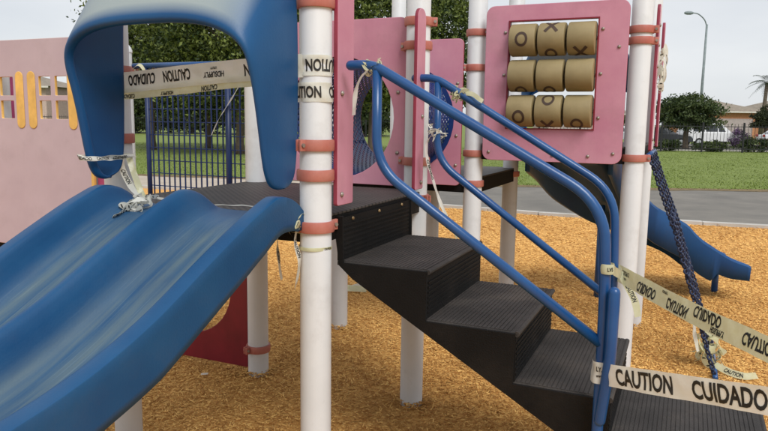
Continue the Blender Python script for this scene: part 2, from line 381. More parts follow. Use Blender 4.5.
aU, aV = 0, -math.pi/2      # lug directions +u and +v in local frame
pN = post(0, 0, 2.7, [(2.04, -.75), (1.497, R(165)), (1.379, R(-30)), (1.174, R(-25))], lab='white post between the blue slide and the stairs, wrapped with caution tape')
p413 = post(SU, 0, 2.7, [(2.114, R(-70)), (1.99, R(80)), (1.381, R(85)), (1.179, R(-110))])
p474 = post(2*SU, 0, 2.9, [(2.186, R(-110)), (1.956, R(120)), (1.383, R(-100)), (1.176, R(100))])
p630 = post(2*SU, SV, 2.9, [(2.166, R(-95)), (2.10, R(-80)), (1.385, R(-80))])
pA = post(0, -SV, 2.6, [(1.80, R(-170)), (1.50, R(-170)), (1.174, R(100))])
p255 = post(SU, -SV, 1.93, [(.173, R(160)), (1.174, R(60))], cap=True)
pB = post(SU, -2*SV, 2.07, [(1.90, R(-60))], cap=True)
post(2*SU, -SV, 2.5, [(1.16, 0)]); post(3*SU, 0, 2.9, [(1.17, 0), (1.385, R(200))]); post(3*SU, SV, 2.9, [(1.385, 0)]); post(3*SU, -SV, 2.9, [(1.17, 0)])
post(3*SU, -.69, 1.10)

# ---- decks: coated perforated sheets with folded edges
def deck_mat():
    m = M['deck']; t = m.node_tree; n = t.nodes; l = t.links; b = n['Principled BSDF']
    tx = n.new('ShaderNodeTexCoord'); mp_ = n.new('ShaderNodeMapping'); mp_.inputs['Scale'].default_value = (38, 38, 38); mp_.inputs['Rotation'].default_value = (0, 0, R(45))
    l.new(tx.outputs['Object'], mp_.inputs[0])
    vo = n.new('ShaderNodeTexVoronoi'); vo.inputs['Scale'].default_value = 1; vo.inputs['Randomness'].default_value = 0; vo.voronoi_dimensions = '2D'
    l.new(mp_.outputs[0], vo.inputs['Vector'])
    r = n.new('ShaderNodeMath'); r.operation = 'GREATER_THAN'; r.inputs[1].default_value = .30; l.new(vo.outputs['Distance'], r.inputs[0])
    base = b.inputs['Base Color'].links[0].from_socket
    mm = n.new('ShaderNodeMixRGB'); mm.inputs[1].default_value = (.008, .007, .006, 1); l.new(r.outputs[0], mm.inputs['Fac']); l.new(base, mm.inputs[2]); l.new(mm.outputs[0], b.inputs['Base Color'])
deck_mat()
def deck(u0, v0, u1, v1, z, lab=None):
    b = MB().box((u0, -v0, z-.012), (u1, -v1, z), 0, bev=.004)
    b.box((u0+.0, -v0-.0, z-.11), (u0+.012, -v1, z-.0125), 1); b.box((u1-.012, -v0, z-.11), (u1, -v1, z-.0125), 1)
    b.box((u0+.0125, -v0, z-.11), (u1-.0125, -v0-.012 if v1 > v0 else -v0+.012, z-.0125), 1); b.box((u0+.0125, -v1, z-.11), (u1-.0125, -v1+.012 if v1 > v0 else -v1-.012, z-.0125), 1)
    for i in range(1, 4):
        q = u0+(u1-u0)*i/4; b.box((q-.02, -v0-.013, z-.10), (q+.02, -v1+.013, z-.0125), 1)
    o = b.build('deck', ['deck', 'rubber'], PS)
    if lab: o['label'] = lab
deck(-.04, -SV-.04, SU+.04, .043, 1.22, 'brown black perforated deck between the double slide and the stairs')
deck(2*SU-.04, -SV-.04, 3*SU+.04, .04, 1.22); deck(2*SU-.04, .066, 3*SU+.04, SV+.04, 1.455)

# ---- staircase
st = bpy.data.objects.new('staircase', None); C.objects.link(st); st.parent = PS; st['label'] = 'black rubber coated staircase with ribbed treads and blue handrails'
U0, U1 = .10, .845
TR = [(.045, .445, 1.02), (.425, .805, .82), (.78, 1.15, .625), (1.13, 1.69, .43)]
for i, (va, vb, z) in enumerate(TR):
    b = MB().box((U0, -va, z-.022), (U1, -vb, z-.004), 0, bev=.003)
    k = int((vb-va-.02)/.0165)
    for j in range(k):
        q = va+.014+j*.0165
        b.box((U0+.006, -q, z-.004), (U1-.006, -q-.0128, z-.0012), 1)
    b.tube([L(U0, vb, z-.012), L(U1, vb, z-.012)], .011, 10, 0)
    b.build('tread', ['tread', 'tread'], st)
zs = [1.215]+[t[2] for t in TR]; vs = [.075, .445, .805, 1.15]
for i in range(4):
    v0 = vs[i]; z1, z0 = zs[i]-.023, zs[i+1]
    b = MB(); vt = v0; vbm = TR[i][0]+.012 if i else .085
    if i == 0: v0 = .066
    b.add([L(U0, v0, z0), L(U1, v0, z0), L(U1, v0-.002, z1+(.005 if i == 0 else 0)), L(U0, v0-.002, z1+(.005 if i == 0 else 0)), L(U0, v0-.02, z0-.003), L(U1, v0-.02, z0-.003), L(U1, v0-.021, z1), L(U0, v0-.021, z1)],
          [(0,1,2,3),(4,7,6,5),(0,3,7,4),(1,5,6,2),(3,2,6,7),(0,4,5,1)])
    k = int((z1-z0)/.02)
    for j in range(1, k): b.box((U0+.01, -v0, z0+j*.02), (U1-.01, -v0-.003, z0+j*.02+.009), 1)
    if i == 0:
        for q in (.2, .47, .74):
            b.lathe([(.0005, .006), (.006, .005), (.008, 0)], 10, 2, c=(0,0,0)); nb = 30
            for t in range(nb): x, y, zz = b.v[-nb+t]; b.v[-nb+t] = (q+x, -v0-zz, 1.185+y)
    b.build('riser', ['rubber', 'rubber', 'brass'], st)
for uu in (U0-.012, U1):
    prof = [(.03, 1.205), (.075, 1.205), (.078, 1.012), (.445, 1.012), (.445, .812), (.80, .812), (.80, .617), (1.15, .617), (1.15, .422), (1.69, .422), (1.69, .35), (1.16, .35), (.12, .950), (.06, 1.0)]
    b = MB(); n_ = len(prof)
    b.add([L(uu, p[0], p[1]) for p in prof]+[L(uu+.0115, p[0], p[1]) for p in prof], [tuple(range(n_)), tuple(range(2*n_-1, n_-1, -1))]+[(i, (i+1) % n_, n_+(i+1) % n_, n_+i) for i in range(n_)])
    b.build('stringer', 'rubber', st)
# underside sheet so that the flight is a closed box, and two short legs under the landing
b = MB(); up_ = [(.06, 1.003), (.12, .955), (1.16, .355), (1.68, .355)]
for (a, c) in zip(up_, up_[1:]): b.add([L(U0, a[0], a[1]), L(U1, a[0], a[1]), L(U1, c[0], c[1]), L(U0, c[0], c[1])], [(0,1,2,3)])
b.build('soffit', 'rubber', st)
for q in (.16, .78): MB().tube([L(q, 1.6, -.05), L(q, 1.6, .425)], .03, 14).build('leg', 'white', st, smooth=True)
HR = .0195
def rail(u, p_top, p_mid, extra=None):
    b = MB().tube(fillet([L(u, *p) for p in p_top], .14, 8), HR, 16, dome=True)
    b.tube(fillet([L(u, *p) for p in p_mid], .12, 8), HR*.97, 16)
    if extra: b.tube(fillet([Vector(p) for p in extra], .06, 7), HR*1.02, 16, dome=True)
    o = b.build('handrail', 'bluepipe', st, smooth=True); return o
rail(.045, [(.13, 1.806), (.225, 1.806), (1.10, 1.325), (1.118, .98), (1.118, .40)], [(.243, 1.785), (.243, 1.42), (1.115, .835)],
     extra=[L(.012, 1.150, 1.03), L(.010, 1.150, .80), L(.035, 1.125, .56)])
rail(.93, [(.05, 1.812), (.16, 1.812), (1.05, 1.285), (1.068, .95), (1.068, .36)], [(.175, 1.79), (.175, 1.40), (1.066, .77)])
for (u, vv, z) in ((.045, 1.118, .40), (.93, 1.068, .38)):   # lugs bolting the newels to the stair side
    MB().box((min(u, U0 if u < .5 else U1), -vv-.02, z-.02), (max(u, U0 if u < .5 else U1), -vv+.02, z+.02), bev=.004).build('rail_bracket', 'bluepipe', st)

# ---- pink panels
def bolt(parent, p, axis='u', r=.011):
    b = MB(); prof = [(r, 0), (r*.92, .005), (r*.4, .009), (.0005, .0095)]
    b.lathe(prof, 10, axis='x' if axis == 'u' else 'y')
    sgn = -1
    b.v = [(x*sgn, y, z) if axis == 'u' else (x, y*sgn, z) for x, y, z in b.v]
    o = b.build('bolt', 'steel', parent, loc=p, smooth=True); return o
def panel(name, loops, u=None, v=None, mats=('pink', 'pink_edge'), lab=None, th=.019):
    o = put_plate(name, loops, th, mats, PS, face_u(u) if u is not None else face_v(v))
    if lab: o['label'] = lab
    return o
HC, HZ_, HRAD = -.49, 1.61, .34
pa = panel('climb_through_panel', [rrect(-.965, 1.235, -.078, 2.15, .04), circ(HC, HZ_, HRAD)[::-1]], u=1.135, lab='pink panel with a round opening into the blue mesh tunnel')
for q in (.78, 1.0, 1.22, 1.44, .5, .2): 
    a = q*math.pi; bolt(pa, L(1.125, HC+(HRAD+.05)*math.cos(a), HZ_+(HRAD+.05)*math.sin(a)))
for z in (1.42, 1.75): bolt(pa, L(1.125, -.125, z))
pb = panel('climb_through_panel', [rrect(-.965, 1.16, -.066, 2.145, .035), circ(HC, HZ_, HRAD)[::-1]], u=2.105, lab='pink panel at the far end of the blue mesh tunnel')
for z in (1.30, 1.5, 1.85): bolt(pb, L(2.095, -.10, z))
# ring flange round the far opening
FL = []
for uu, r0, r1 in ((2.09, HRAD-.004, HRAD+.03), (1.150, HRAD-.004, HRAD+.03)):
    v = []; n_ = 40
    for i in range(n_):
        a = 2*math.pi*i/n_
        for rr, du in ((r0, 0), (r1, 0), (r1, .004), (r0, .004)): v.append(L(uu+du, HC+rr*math.cos(a), HZ_+rr*math.sin(a)))
    b = MB(); FL.append(b); b.add(v, [(i*4+k, i*4+(k+1) % 4, ((i+1) % n_)*4+(k+1) % 4, ((i+1) % n_)*4+k) for i in range(n_) for k in range(4)])
tn = MB(); na, nl = 64, 30; ua, ub = 1.155, 2.09; RT = HRAD-.005
def tp(a, s): return L(ua+(ub-ua)*s, HC+RT*math.cos(a), HZ_+RT*math.sin(a))
for i in range(na):
    for j in range(nl):
        off = .5*(j % 2)
        a0, a1 = 2*math.pi*(i+off)/na, 2*math.pi*(i+1+off)/na; s0, s1 = j/nl, (j+1)/nl; k1, k2 = .24, .22
        O = [tp(a0, s0), tp(a1, s0), tp(a1, s1), tp(a0, s1)]
        I = [tp(a0+(a1-a0)*x, s0+(s1-s0)*y) for x, y in ((k1+.12, k2), (1-k1+.12, k2), (1-k1-.12, 1-k2), (k1-.12, 1-k2))]
        tn.add(O+I, [(0,1,5,4),(1,2,6,5),(2,3,7,6),(3,0,4,7)])
to = tn.build('mesh_tunnel', 'bluedark', PS); to['label'] = 'navy coated mesh crawl tunnel between two pink panels'
md = to.modifiers.new('thick', 'SOLIDIFY'); md.thickness = .004
for b in FL: b.build('tunnel_flange', 'bluedark', to)
# entry plates beside the stairs and beside the chain climber
ep = panel('entry_panel', [rrect(.025, 1.255, .165, 2.34, [.012, .06, .06, .012])], v=.074, lab='narrow pink entry panel bolted to the taped post at the stair head')
for z in (1.30, 1.7): bolt(ep, L(.06, .084, z), 'v')
ep = panel('entry_panel', [rrect(.87, 1.245, .985, 2.155, [.012, .05, .05, .012])], v=.074, lab='narrow round-topped pink entry panel on the far side of the stair head')
for z in (1.28, 1.62): bolt(ep, L(.95, .084, z), 'v')
for z in (2.114, 1.99, 1.381):
    MB().tube([L(SU, .04, z), L(.93, .062, z)], .010, 8).build('bracket', 'clamp', ep)
ep = panel('entry_panel', [rrect(2.235, 1.43, 2.36, 2.33, [.012, .05, .05, .012])], v=SV+.088, lab='pink entry panel seen edge on beside the chain climber')
for z in (1.5, 1.95, 2.08, 2.2): bolt(ep, L(2.27, SV+.098, z), 'v')
panel('entry_panel', [rrect(3.08, 1.43, 3.20, 2.33, [.012, .05, .05, .012])], v=SV+.088)

# ---- tic-tac-toe panel
tt = panel('tic_tac_toe_panel', [rrect(.085, 1.345, .972, 2.34, .055), rrect(.245, 1.56, .79, 2.235, .008)[::-1]], u=2.10, lab='pink panel holding nine tan tic-tac-toe rollers')
for (vv, z) in ((.13, 1.40), (.33, 1.385), (.55, 1.39), (.77, 1.39), (.92, 1.41), (.92, 2.06), (.215, 1.63), (.215, 1.9), (.215, 2.17), (.82, 1.63), (.82, 1.9), (.82, 2.17)): bolt(tt, L(2.09, vv, z))
fr = MB()
for v0, v1 in ((.236, .2445), (.7905, .799)): fr.box((2.125, -v0, 1.553), (2.084, -v1, 2.243))
for z0, z1 in ((1.553, 1.5595), (2.2355, 2.243)): fr.box((2.125, -.2446, z0), (2.084, -.7904, z1))
fr.build('opening_trim', 'darkred', tt)
RR = .102
def mark(b, kind, vc, zc, ang, r=.047):
    def P(dv, da, rad): 
        a = math.pi+ang+da/RR; return (2.105+rad*math.cos(a), -(vc+dv), zc-rad*math.sin(a))
    if kind == 'O':
        n_ = 20; v = []
        for i in range(n_):
            a = 2*math.pi*i/n_
            for q in (r, r*.64): v.append(P(q*math.cos(a)*.85, q*math.sin(a), RR+.0016))
        b.add(v, [(2*i, 2*i+1, (2*i+3) % (2*n_), (2*i+2) % (2*n_)) for i in range(n_)], 1)
    else:
        for sg in (1, -1):
            v = []; n_ = 6
            for i in range(n_+1):
                t = -1+2*i/n_
                for q in (-.0095, .0095): v.append(P(t*r*.8+q*.8, sg*t*r-sg*q*.6, RR+.0016+.0004*(sg > 0)))
            b.add(v, [(2*i, 2*i+1, 2*i+3, 2*i+2) for i in range(n_)], 1)
MARKS = {(0,0): [('O', -.02)], (0,1): [('X', .85), ('O', -1.12)], (0,2): [('X', -1.05)],
         (1,0): [('O', -1.2)], (1,1): [('O', -1.2)], (1,2): [('X', 2.1)], (2,0): [('O', -.42)], (2,1): [('O', .80), ('X', -1.1)], (2,2): [('O', -.92)]}
for r_, z in enumerate((2.118, 1.894, 1.67)):
    MB().tube([L(2.105, .245, z), L(2.105, .79, z)], .012, 10).build('rod', 'steel', tt, smooth=True)
    for c_ in range(3):
        vc = .337+c_*.181; b = MB()
        hw = .083; prof = [(RR*.35, -hw), (RR-.010, -hw), (RR-.003, -hw+.003), (RR, -hw+.010), (RR, hw-.010), (RR-.003, hw-.003), (RR-.010, hw), (RR*.35, hw)]
        b.lathe(prof, 40, 0, c=(2.105, -vc, z), axis='y')
        for k, a in MARKS[(r_, c_)]: mark(b, k, vc, z, a)
        b.build('roller', ['tan', 'print'], tt, auto=R(35))

# ---- wire barrier behind the deck, and the dark red panel below it
wb = bpy.data.objects.new('wire_barrier', None); C.objects.link(wb); wb.parent = PS; wb['label'] = 'blue welded wire barrier between two capped white posts'
zt, zb, va, vb = 1.925, .74, -1.90, -1.13
MB().tube([L(1.12, -2.0, zt), L(1.12, -1.10, zt)], .018, 12).build('top_rail', 'bluepipe', wb, smooth=True)
MB().tube([L(1.12, -2.0, zb), L(1.12, -1.10, zb)], .016, 12).build('bottom_rail', 'bluepipe', wb, smooth=True)
for v_, r_ in ((-1.895, .016), (-1.255, .019)): MB().tube([L(1.12, v_, zb), L(1.12, v_, zt)], r_, 12).build('upright', 'bluewire', wb, smooth=True)
b = MB(); q = va+.05
while q < vb: b.tube([L(1.112, q, zb), L(1.112, q, zt)], .0052, 6); q += .043
z = zb+.08
while z < zt-.03: b.tube([L(1.118, va, z), L(1.118, vb, z)], .0032, 6); z += .083
b.build('wire_grid', 'bluewire', wb)
panel('crawl_panel', [[(-1.115, .03), (-1.115, .98), (-1.5, .98), (-1.96, .80), (-1.96, .03)], circ(-1.56, .52, .32, 36, .315)[::-1]], u=1.10, mats=('darkred', 'darkred'), lab='dark red ground level panel with a round crawl hole')

# ---- blue double slide
RIM = [(-.055, 1.235), (-.10, 1.272), (-.16, 1.300), (-.235, 1.308), (-.33, 1.277), (-.43, 1.236), (-.64, 1.138), (-.87, 1.026), (-1.06, .955), (-1.22, .912), (-1.38, .882), (-1.6, .83), (-1.9, .70), (-2.3, .50), (-2.6, .40), (-2.85, .37)]
FLO = [(a, c-d) for (a, c), d in zip(RIM, (.013, .058, .095, .125, .137, .143, .15, .15, .15, .15, .15, .15, .15, .15, .15, .15))]
SKI = [.07, .11, .128, .145, .165, .177, .186, .190, .176, .172, .172, .172, .172, .172, .17, .17]      # depth of the outer skirt below the rim
rimS = spline([(a, 0, c) for a, c in RIM], 5); floS = spline([(a, 0, c) for a, c in FLO], 5)
vR, vM, vL = -.075, -.545, -1.02
def section():
    half = [(-.021, -1), (-.020, -.3), (-.020, .70), (-.0195, .955), (-.0215, .985), (-.026, 1.0), (-.070, 1.012), (-.079, 1.0), (-.086, .955), (-.092, .87), (-.100, .68), (-.110, .47), (-.124, .27), (-.145, .12), (-.175, .035), (-.215, .004), (-.275, 0), (-.335, .004), (-.375, .03), (-.400, .09), (-.418, .22), (-.432, .44), (-.444, .69), (-.455, .90), (-.464, 1.0), (-.473, 1.035), (-.482, 1.045)]
    return [(-.964-a, g) for a, g in half]+[(a, g) for a, g in half[:-1][::-1]]
sec = section(); b = MB(); ns = len(sec); v = []; bed = []
for k, (r_, f_) in enumerate(zip(rimS, floS)):
    h = r_[2]-f_[2]
    for (vv, g) in sec:
        if g >= 0: z = f_[2]+h*g
        else: z = r_[2]-float(np.interp(-f_[0], [-a for a, c in RIM], SKI))+(.03 if g > -.5 else 0)
        v.append(L(f_[0], vv, z)); bed.append(max(0, 1-(abs(g)/.55)**.8)*min(1, max(0, (-f_[0]-.12)/.2)) if 0 <= g < .55 and -.85 < vv < -.11 else 0)
b.add(v, [(i*ns+j, i*ns+j+1, (i+1)*ns+j+1, (i+1)*ns+j) for i in range(len(rimS)-1) for j in range(ns-1)])
so = b.build('slide', 'slide', PS, auto=R(33)); so['label'] = 'wide blue plastic double slide with worn pale streaks'
at = so.data.attributes.new('bed', 'FLOAT', 'POINT'); at.data.foreach_set('value', np.array(bed, dtype=np.float32))
md = so.modifiers.new('thick', 'SOLIDIFY'); md.thickness = .008; md.offset = -1
for vv in (-.16, -.80): MB().tube([L(-2.5, vv, -.05), L(-2.5, vv, .25)], .03, 12).build('slide_leg', 'bluepipe', so, smooth=True)

# ---- hood over the slide entrance
def hood(name, mtx, lab):
    nt_, nsx = 57, 14; vc, hw = -.482, .438
    Z = [1.34, 1.343, 1.352, 1.375, 1.41, 1.46, 1.53, 1.62, 1.72]
    bk = [-.185, -.155, -.125, -.10, -.088, -.08, -.075, -.07, -.065]; ft = [-.19, -.22, -.245, -.265, -.28, -.292, -.305, -.322, -.345]
    rows = []      # (back point, front point)
    for z, a, c in zip(Z, bk, ft): rows.append(((a, vc-hw, z), (c, vc-hw, z)))
    n_ = 22
    for i in range(n_+1):
        th = math.pi - math.pi*i/n_; cs, sn = math.cos(th), math.sin(th)
        e = .72; sv_ = math.copysign(abs(cs)**e, cs); sz = abs(sn)**e
        kb = sz; rows.append(((-.065+.015*kb, vc+sv_*hw, 1.78+.80*sz), (-.36-.05*kb, vc+sv_*hw, 1.76+.195*sz)))
    for z, a, c in reversed(list(zip(Z, bk, ft))): rows.append(((a, vc+hw, z), (c, vc+hw, z)))
    b = MB(); v = []; bl = []
    for (p, q) in rows:
        p = np.array(p); q = np.array(q); side = min(1, abs(p[1]-vc)/hw)
        dz = p[2]-q[2]
        for j in range(nsx+1):
            t = j/nsx; c = p*(1-t)+q*t
            # belly of the moulding: bulges outward between back and lip
            bul = math.sin(math.pi*t)*.030
            if dz > .02: c[2] += bul*.8*min(1, dz/.3)
            c[1] += math.copysign(bul*.25, c[1]-vc)*side
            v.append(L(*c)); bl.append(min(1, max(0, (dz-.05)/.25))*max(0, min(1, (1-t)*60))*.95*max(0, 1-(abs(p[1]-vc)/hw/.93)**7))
        # rolled lip: turn in under the front edge
        lip = [(.002, -.008), (.010, -.014), (.020, -.016), (.028, -.013)]
        cen = np.array([q[0], vc, 1.62])
        inw = np.array([0, vc-q[1], min(0, 1.62-q[2])]); inw = inw/ (np.linalg.norm(inw)+1e-6)
        for du, dn in lip:
            c = q+np.array([du, 0, 0])-inw*dn; v.append(L(*(q+np.array([du, 0, 0])+inw*(-dn)*1.0))); bl.append(0)
    m_ = nsx+1+4; nr = len(rows)
    b.add(v, [(i*m_+j, i*m_+j+1, (i+1)*m_+j+1, (i+1)*m_+j) for i in range(nr-1) for j in range(m_-1)])
    for i in range(len(b.v)): b.v[i] = tuple(mtx @ Vector(b.v[i]))
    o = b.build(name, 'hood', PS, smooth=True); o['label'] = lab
    at = o.data.attributes.new('bleach_and_sky', 'FLOAT', 'POINT'); at.data.foreach_set('value', np.array(bl, dtype=np.float32))
    md = o.modifiers.new('thick', 'SOLIDIFY'); md.thickness = .016; md.offset = 0
    sb = o.modifiers.new('sub', 'SUBSURF'); sb.levels = sb.render_levels = 1
    return o
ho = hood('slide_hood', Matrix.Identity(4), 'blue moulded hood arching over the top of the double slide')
MB().tube([L(-.10, -.05, 1.49), L(-.03, -.07, 1.495)], .017, 12).build('hood_pin', 'bluepipe', ho, smooth=True)
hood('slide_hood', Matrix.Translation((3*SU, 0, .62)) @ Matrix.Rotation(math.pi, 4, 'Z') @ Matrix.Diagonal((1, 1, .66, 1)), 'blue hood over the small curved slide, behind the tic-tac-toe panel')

# ---- curved slide behind
path = spline([(1.44, 5.36, 1.36), (1.60, 5.70, 1.25), (1.84, 6.03, 1.02), (2.15, 6.25, .80), (2.45, 6.34, .64), (2.72, 6.38, .52), (2.95, 6.37, .36), (3.14, 6.36, .285), (3.34, 6.34, .262)], 7)
b = MB(); v = []; sec2 = [(-.32, -.15), (-.325, .145), (-.315, .16), (-.275, .165), (-.262, .15), (-.235, .06), (-.18, .008), (0, 0), (.18, .008), (.235, .06), (.262, .15), (.275, .165), (.315, .16), (.325, .145), (.32, -.15)]
inv = (Matrix.Translation(N0) @ Matrix.Rotation(ANG, 4, 'Z')).inverted()
for i, p in enumerate(path):
    t = path[min(i+1, len(path)-1)]-path[max(i-1, 0)]; sd_ = np.array([-t[1], t[0], 0]); sd_ /= np.linalg.norm(sd_)
    s_ = 1 if i < len(path)-18 else 1-.62*((i-len(path)+18)/17)**1.5; dn_ = 1 if i < len(path)-13 else max(.38, 1-(i-len(path)+14)*.3)
    for (a, h) in sec2:
        hh = h*s_ if h > 0 else h*dn_
        v.append(inv @ Vector((p[0]+sd_[0]*a, p[1]+sd_[1]*a, p[2]+hh)))
n2 = len(sec2); b.add(v, [(i*n2+j, i*n2+j+1, (i+1)*n2+j+1, (i+1)*n2+j) for i in range(len(path)-1) for j in range(n2-1)])
cs = b.build('slide', 'blue', PS, auto=R(38)); cs['label'] = 'small blue curved slide coming down onto the wood chips'
md = cs.modifiers.new('thick', 'SOLIDIFY'); md.thickness = .034; md.offset = 0
for wx, wy, z in ((3.20, 6.42, .24), (1.98, 6.14, .86)): MB().tube([inv @ Vector((wx, wy, -.05)), inv @ Vector((wx, wy, z))], .03, 12).build('slide_leg', 'bluepipe', cs, smooth=True)

# ------------------------------------------------------------------ chain climber
cc = tag(empty('chain_climber', W(2.62, 1.35, 0)), 'navy coated chain climber hanging slack from the white post beside the small slide', 'chain climber')
def link_chain(b, p0, p1, sag=0, ll=.046, wr=.0072):
    p0, p1 = Vector(p0), Vector(p1); n_ = max(2, int((p1-p0).length/(ll*.72)))
    pts = [p0.lerp(p1, i/n_)+Vector((0, 0, -sag*4*(i/n_)*(1-i/n_))) for i in range(n_+1)]
    for i, (a, c) in enumerate(zip(pts, pts[1:])):
        t = (c-a).normalized(); s_ = Vector((0,0,1)).cross(t)
        s_ = s_.normalized() if s_.length > .05 else Vector((1,0,0)); q = t.cross(s_)
        d = (s_+q).normalized() if i % 2 else (s_-q).normalized(); e = t.cross(d); m_ = (a+c)/2; v = []; na_, nb_ = 10, 5
        for k in range(na_):
            A = 2*math.pi*k/na_; ctr = m_+t*(math.cos(A)*(ll/2-wr))+d*(math.sin(A)*.0145); rad = (t*math.cos(A)+d*math.sin(A)).normalized()
            for l_ in range(nb_):
                B = 2*math.pi*l_/nb_; v.append(ctr+(rad*math.cos(B)+e*math.sin(B))*wr)
        b.add(v, [(k*nb_+l_, k*nb_+(l_+1) % nb_, ((k+1) % na_)*nb_+(l_+1) % nb_, ((k+1) % na_)*nb_+l_) for k in range(na_) for l_ in range(nb_)])
off = W(2.62, 1.35, 0)
us = (2.29, 2.50, 2.72, 2.94)
def cp_(u, s): 
    return W(u+(.06*(u-2.6))*s, 1.125+.47*s**.9, 1.375*(1-s)+.03)-off
for k, u in enumerate(us):
    b = MB()
    for s0, s1 in ((0, .34), (.34, .68), (.68, 1)): link_chain(b, cp_(u, s0), cp_(u, s1), .012)
    b.build('chain', 'bluechain', cc, smooth=True)
for s_ in (.3, .55, .8):
    b = MB()
    for a, c in zip(us, us[1:]): link_chain(b, cp_(a, s_), cp_(c, s_), .035)
    b.build('cross_chain', 'bluechain', cc, smooth=True)
MB().tube([W(2.24, 1.118, 1.40)-off, W(3.1, 1.118, 1.40)-off], .016, 10).build('hanger_bar', 'bluepipe', cc, smooth=True)
MB().tube([W(2.24, 1.60, .02)-off, W(3.02, 1.60, .02)-off], .016, 10).build('ground_bar', 'bluepipe', cc, smooth=True)

# ------------------------------------------------------------------ pink wall with windows, left
pw = tag(empty('playhouse_wall', W(1.17, -3.0, 0), ANG), 'pale pink play wall with small windows and yellow shutters behind the double slide', 'play wall')
MW = lambda u: Matrix.Translation((-1.17, -3.0, 0)) @ face_u(u)
def pw_plate(name, loops, u, th, mats):
    return put_plate(name, loops, th, mats, pw, MW(u))
cells = []
for (a, c) in ((-2.845, -2.575), (-3.42, -3.105)):
    m_ = (a+c)/2
    for (x0, x1) in ((a, m_-.022), (m_+.022, c)):
        for (z0, z1) in ((1.575, 1.70), (1.737, 1.868)): cells.append(rrect(x0, z0, x1, z1, .006, 2)[::-1])
pw_plate('wall_panel', [rrect(-4.6, .645, -2.385, 2.126, .03)]+cells, 1.10, .022, ('pink_pale', 'yellow'))
for v0 in (-3.075, -2.955, -2.565, -3.53): pw_plate('shutter', [rrect(v0, 1.505, v0+.078, 1.905, .037, 6)], 1.086, .006, ('yellow', 'yellow'))
pw_plate('edge_trim', [rrect(-2.384, .655, -2.362, 2.128, .004)], 1.10, .024, ('yellow', 'yellow'))
pw_plate('side_panel', [rrect(-2.36, .62, -2.24, 2.0, .01)], 1.13, .02, ('magenta', 'magenta'))
pw_plate('back_panel', [rrect(-4.3, 1.30, -3.74, 2.05, .02)], 1.62, .02, ('magenta', 'magenta'))
for v_ in (-2.45, -3.46, -4.5): 
    q = MB().lathe([(PR, -.05), (PR, 2.0), (.001, 2.01)], 24).build('post', 'white', pw, auto=R(40), loc=Matrix.Translation((-1.17, -3.0, 0)) @ L(1.26, v_, 0))
b = MB().box((1.182-1.17, 4.6-3, .50), (2.2-1.17, 2.42-3, .64)); b.build('deck', 'rubber', pw)

# ------------------------------------------------------------------ caution tape
_tx = {}
def text_mesh(s, h, bold=.03, cond=.66):
    k = (s, h, cond)
    if k in _tx: return _tx[k]
    cu = bpy.data.curves.new('letters', 'FONT'); cu.body = s; cu.size = 1; cu.align_x = 'CENTER'; cu.align_y = 'CENTER'; cu.offset = bold; cu.resolution_u = 3
    me = eval_mesh(bpy.data.objects.new('letters', cu)); bm = bmesh.new(); bm.from_mesh(me); bpy.data.meshes.remove(me)
    xs = [p.co.x for p in bm.verts]; ys = [p.co.y for p in bm.verts]; cx, cy = (min(xs)+max(xs))/2, (min(ys)+max(ys))/2; f = h/(max(ys)-min(ys))
    for p in bm.verts: p.co = Vector(((p.co.x-cx)*f*cond, (p.co.y-cy)*f, 0))
    wmax = max(p.co.x for p in bm.verts); x = -wmax+.008
    while x < wmax:
        bmesh.ops.bisect_plane(bm, geom=bm.verts[:]+bm.edges[:]+bm.faces[:], plane_co=(x, 0, 0), plane_no=(1, 0, 0)); x += .010
    y = -h/2+.006
    while y < h/2:
        bmesh.ops.bisect_plane(bm, geom=bm.verts[:]+bm.edges[:]+bm.faces[:], plane_co=(0, y, 0), plane_no=(0, 1, 0)); y += .007
    bm.verts.index_update(); r = (np.array([p.co[:] for p in bm.verts]), [[q.index for q in q_.verts] for q_ in bm.faces]); bm.free(); _tx[k] = r; return r
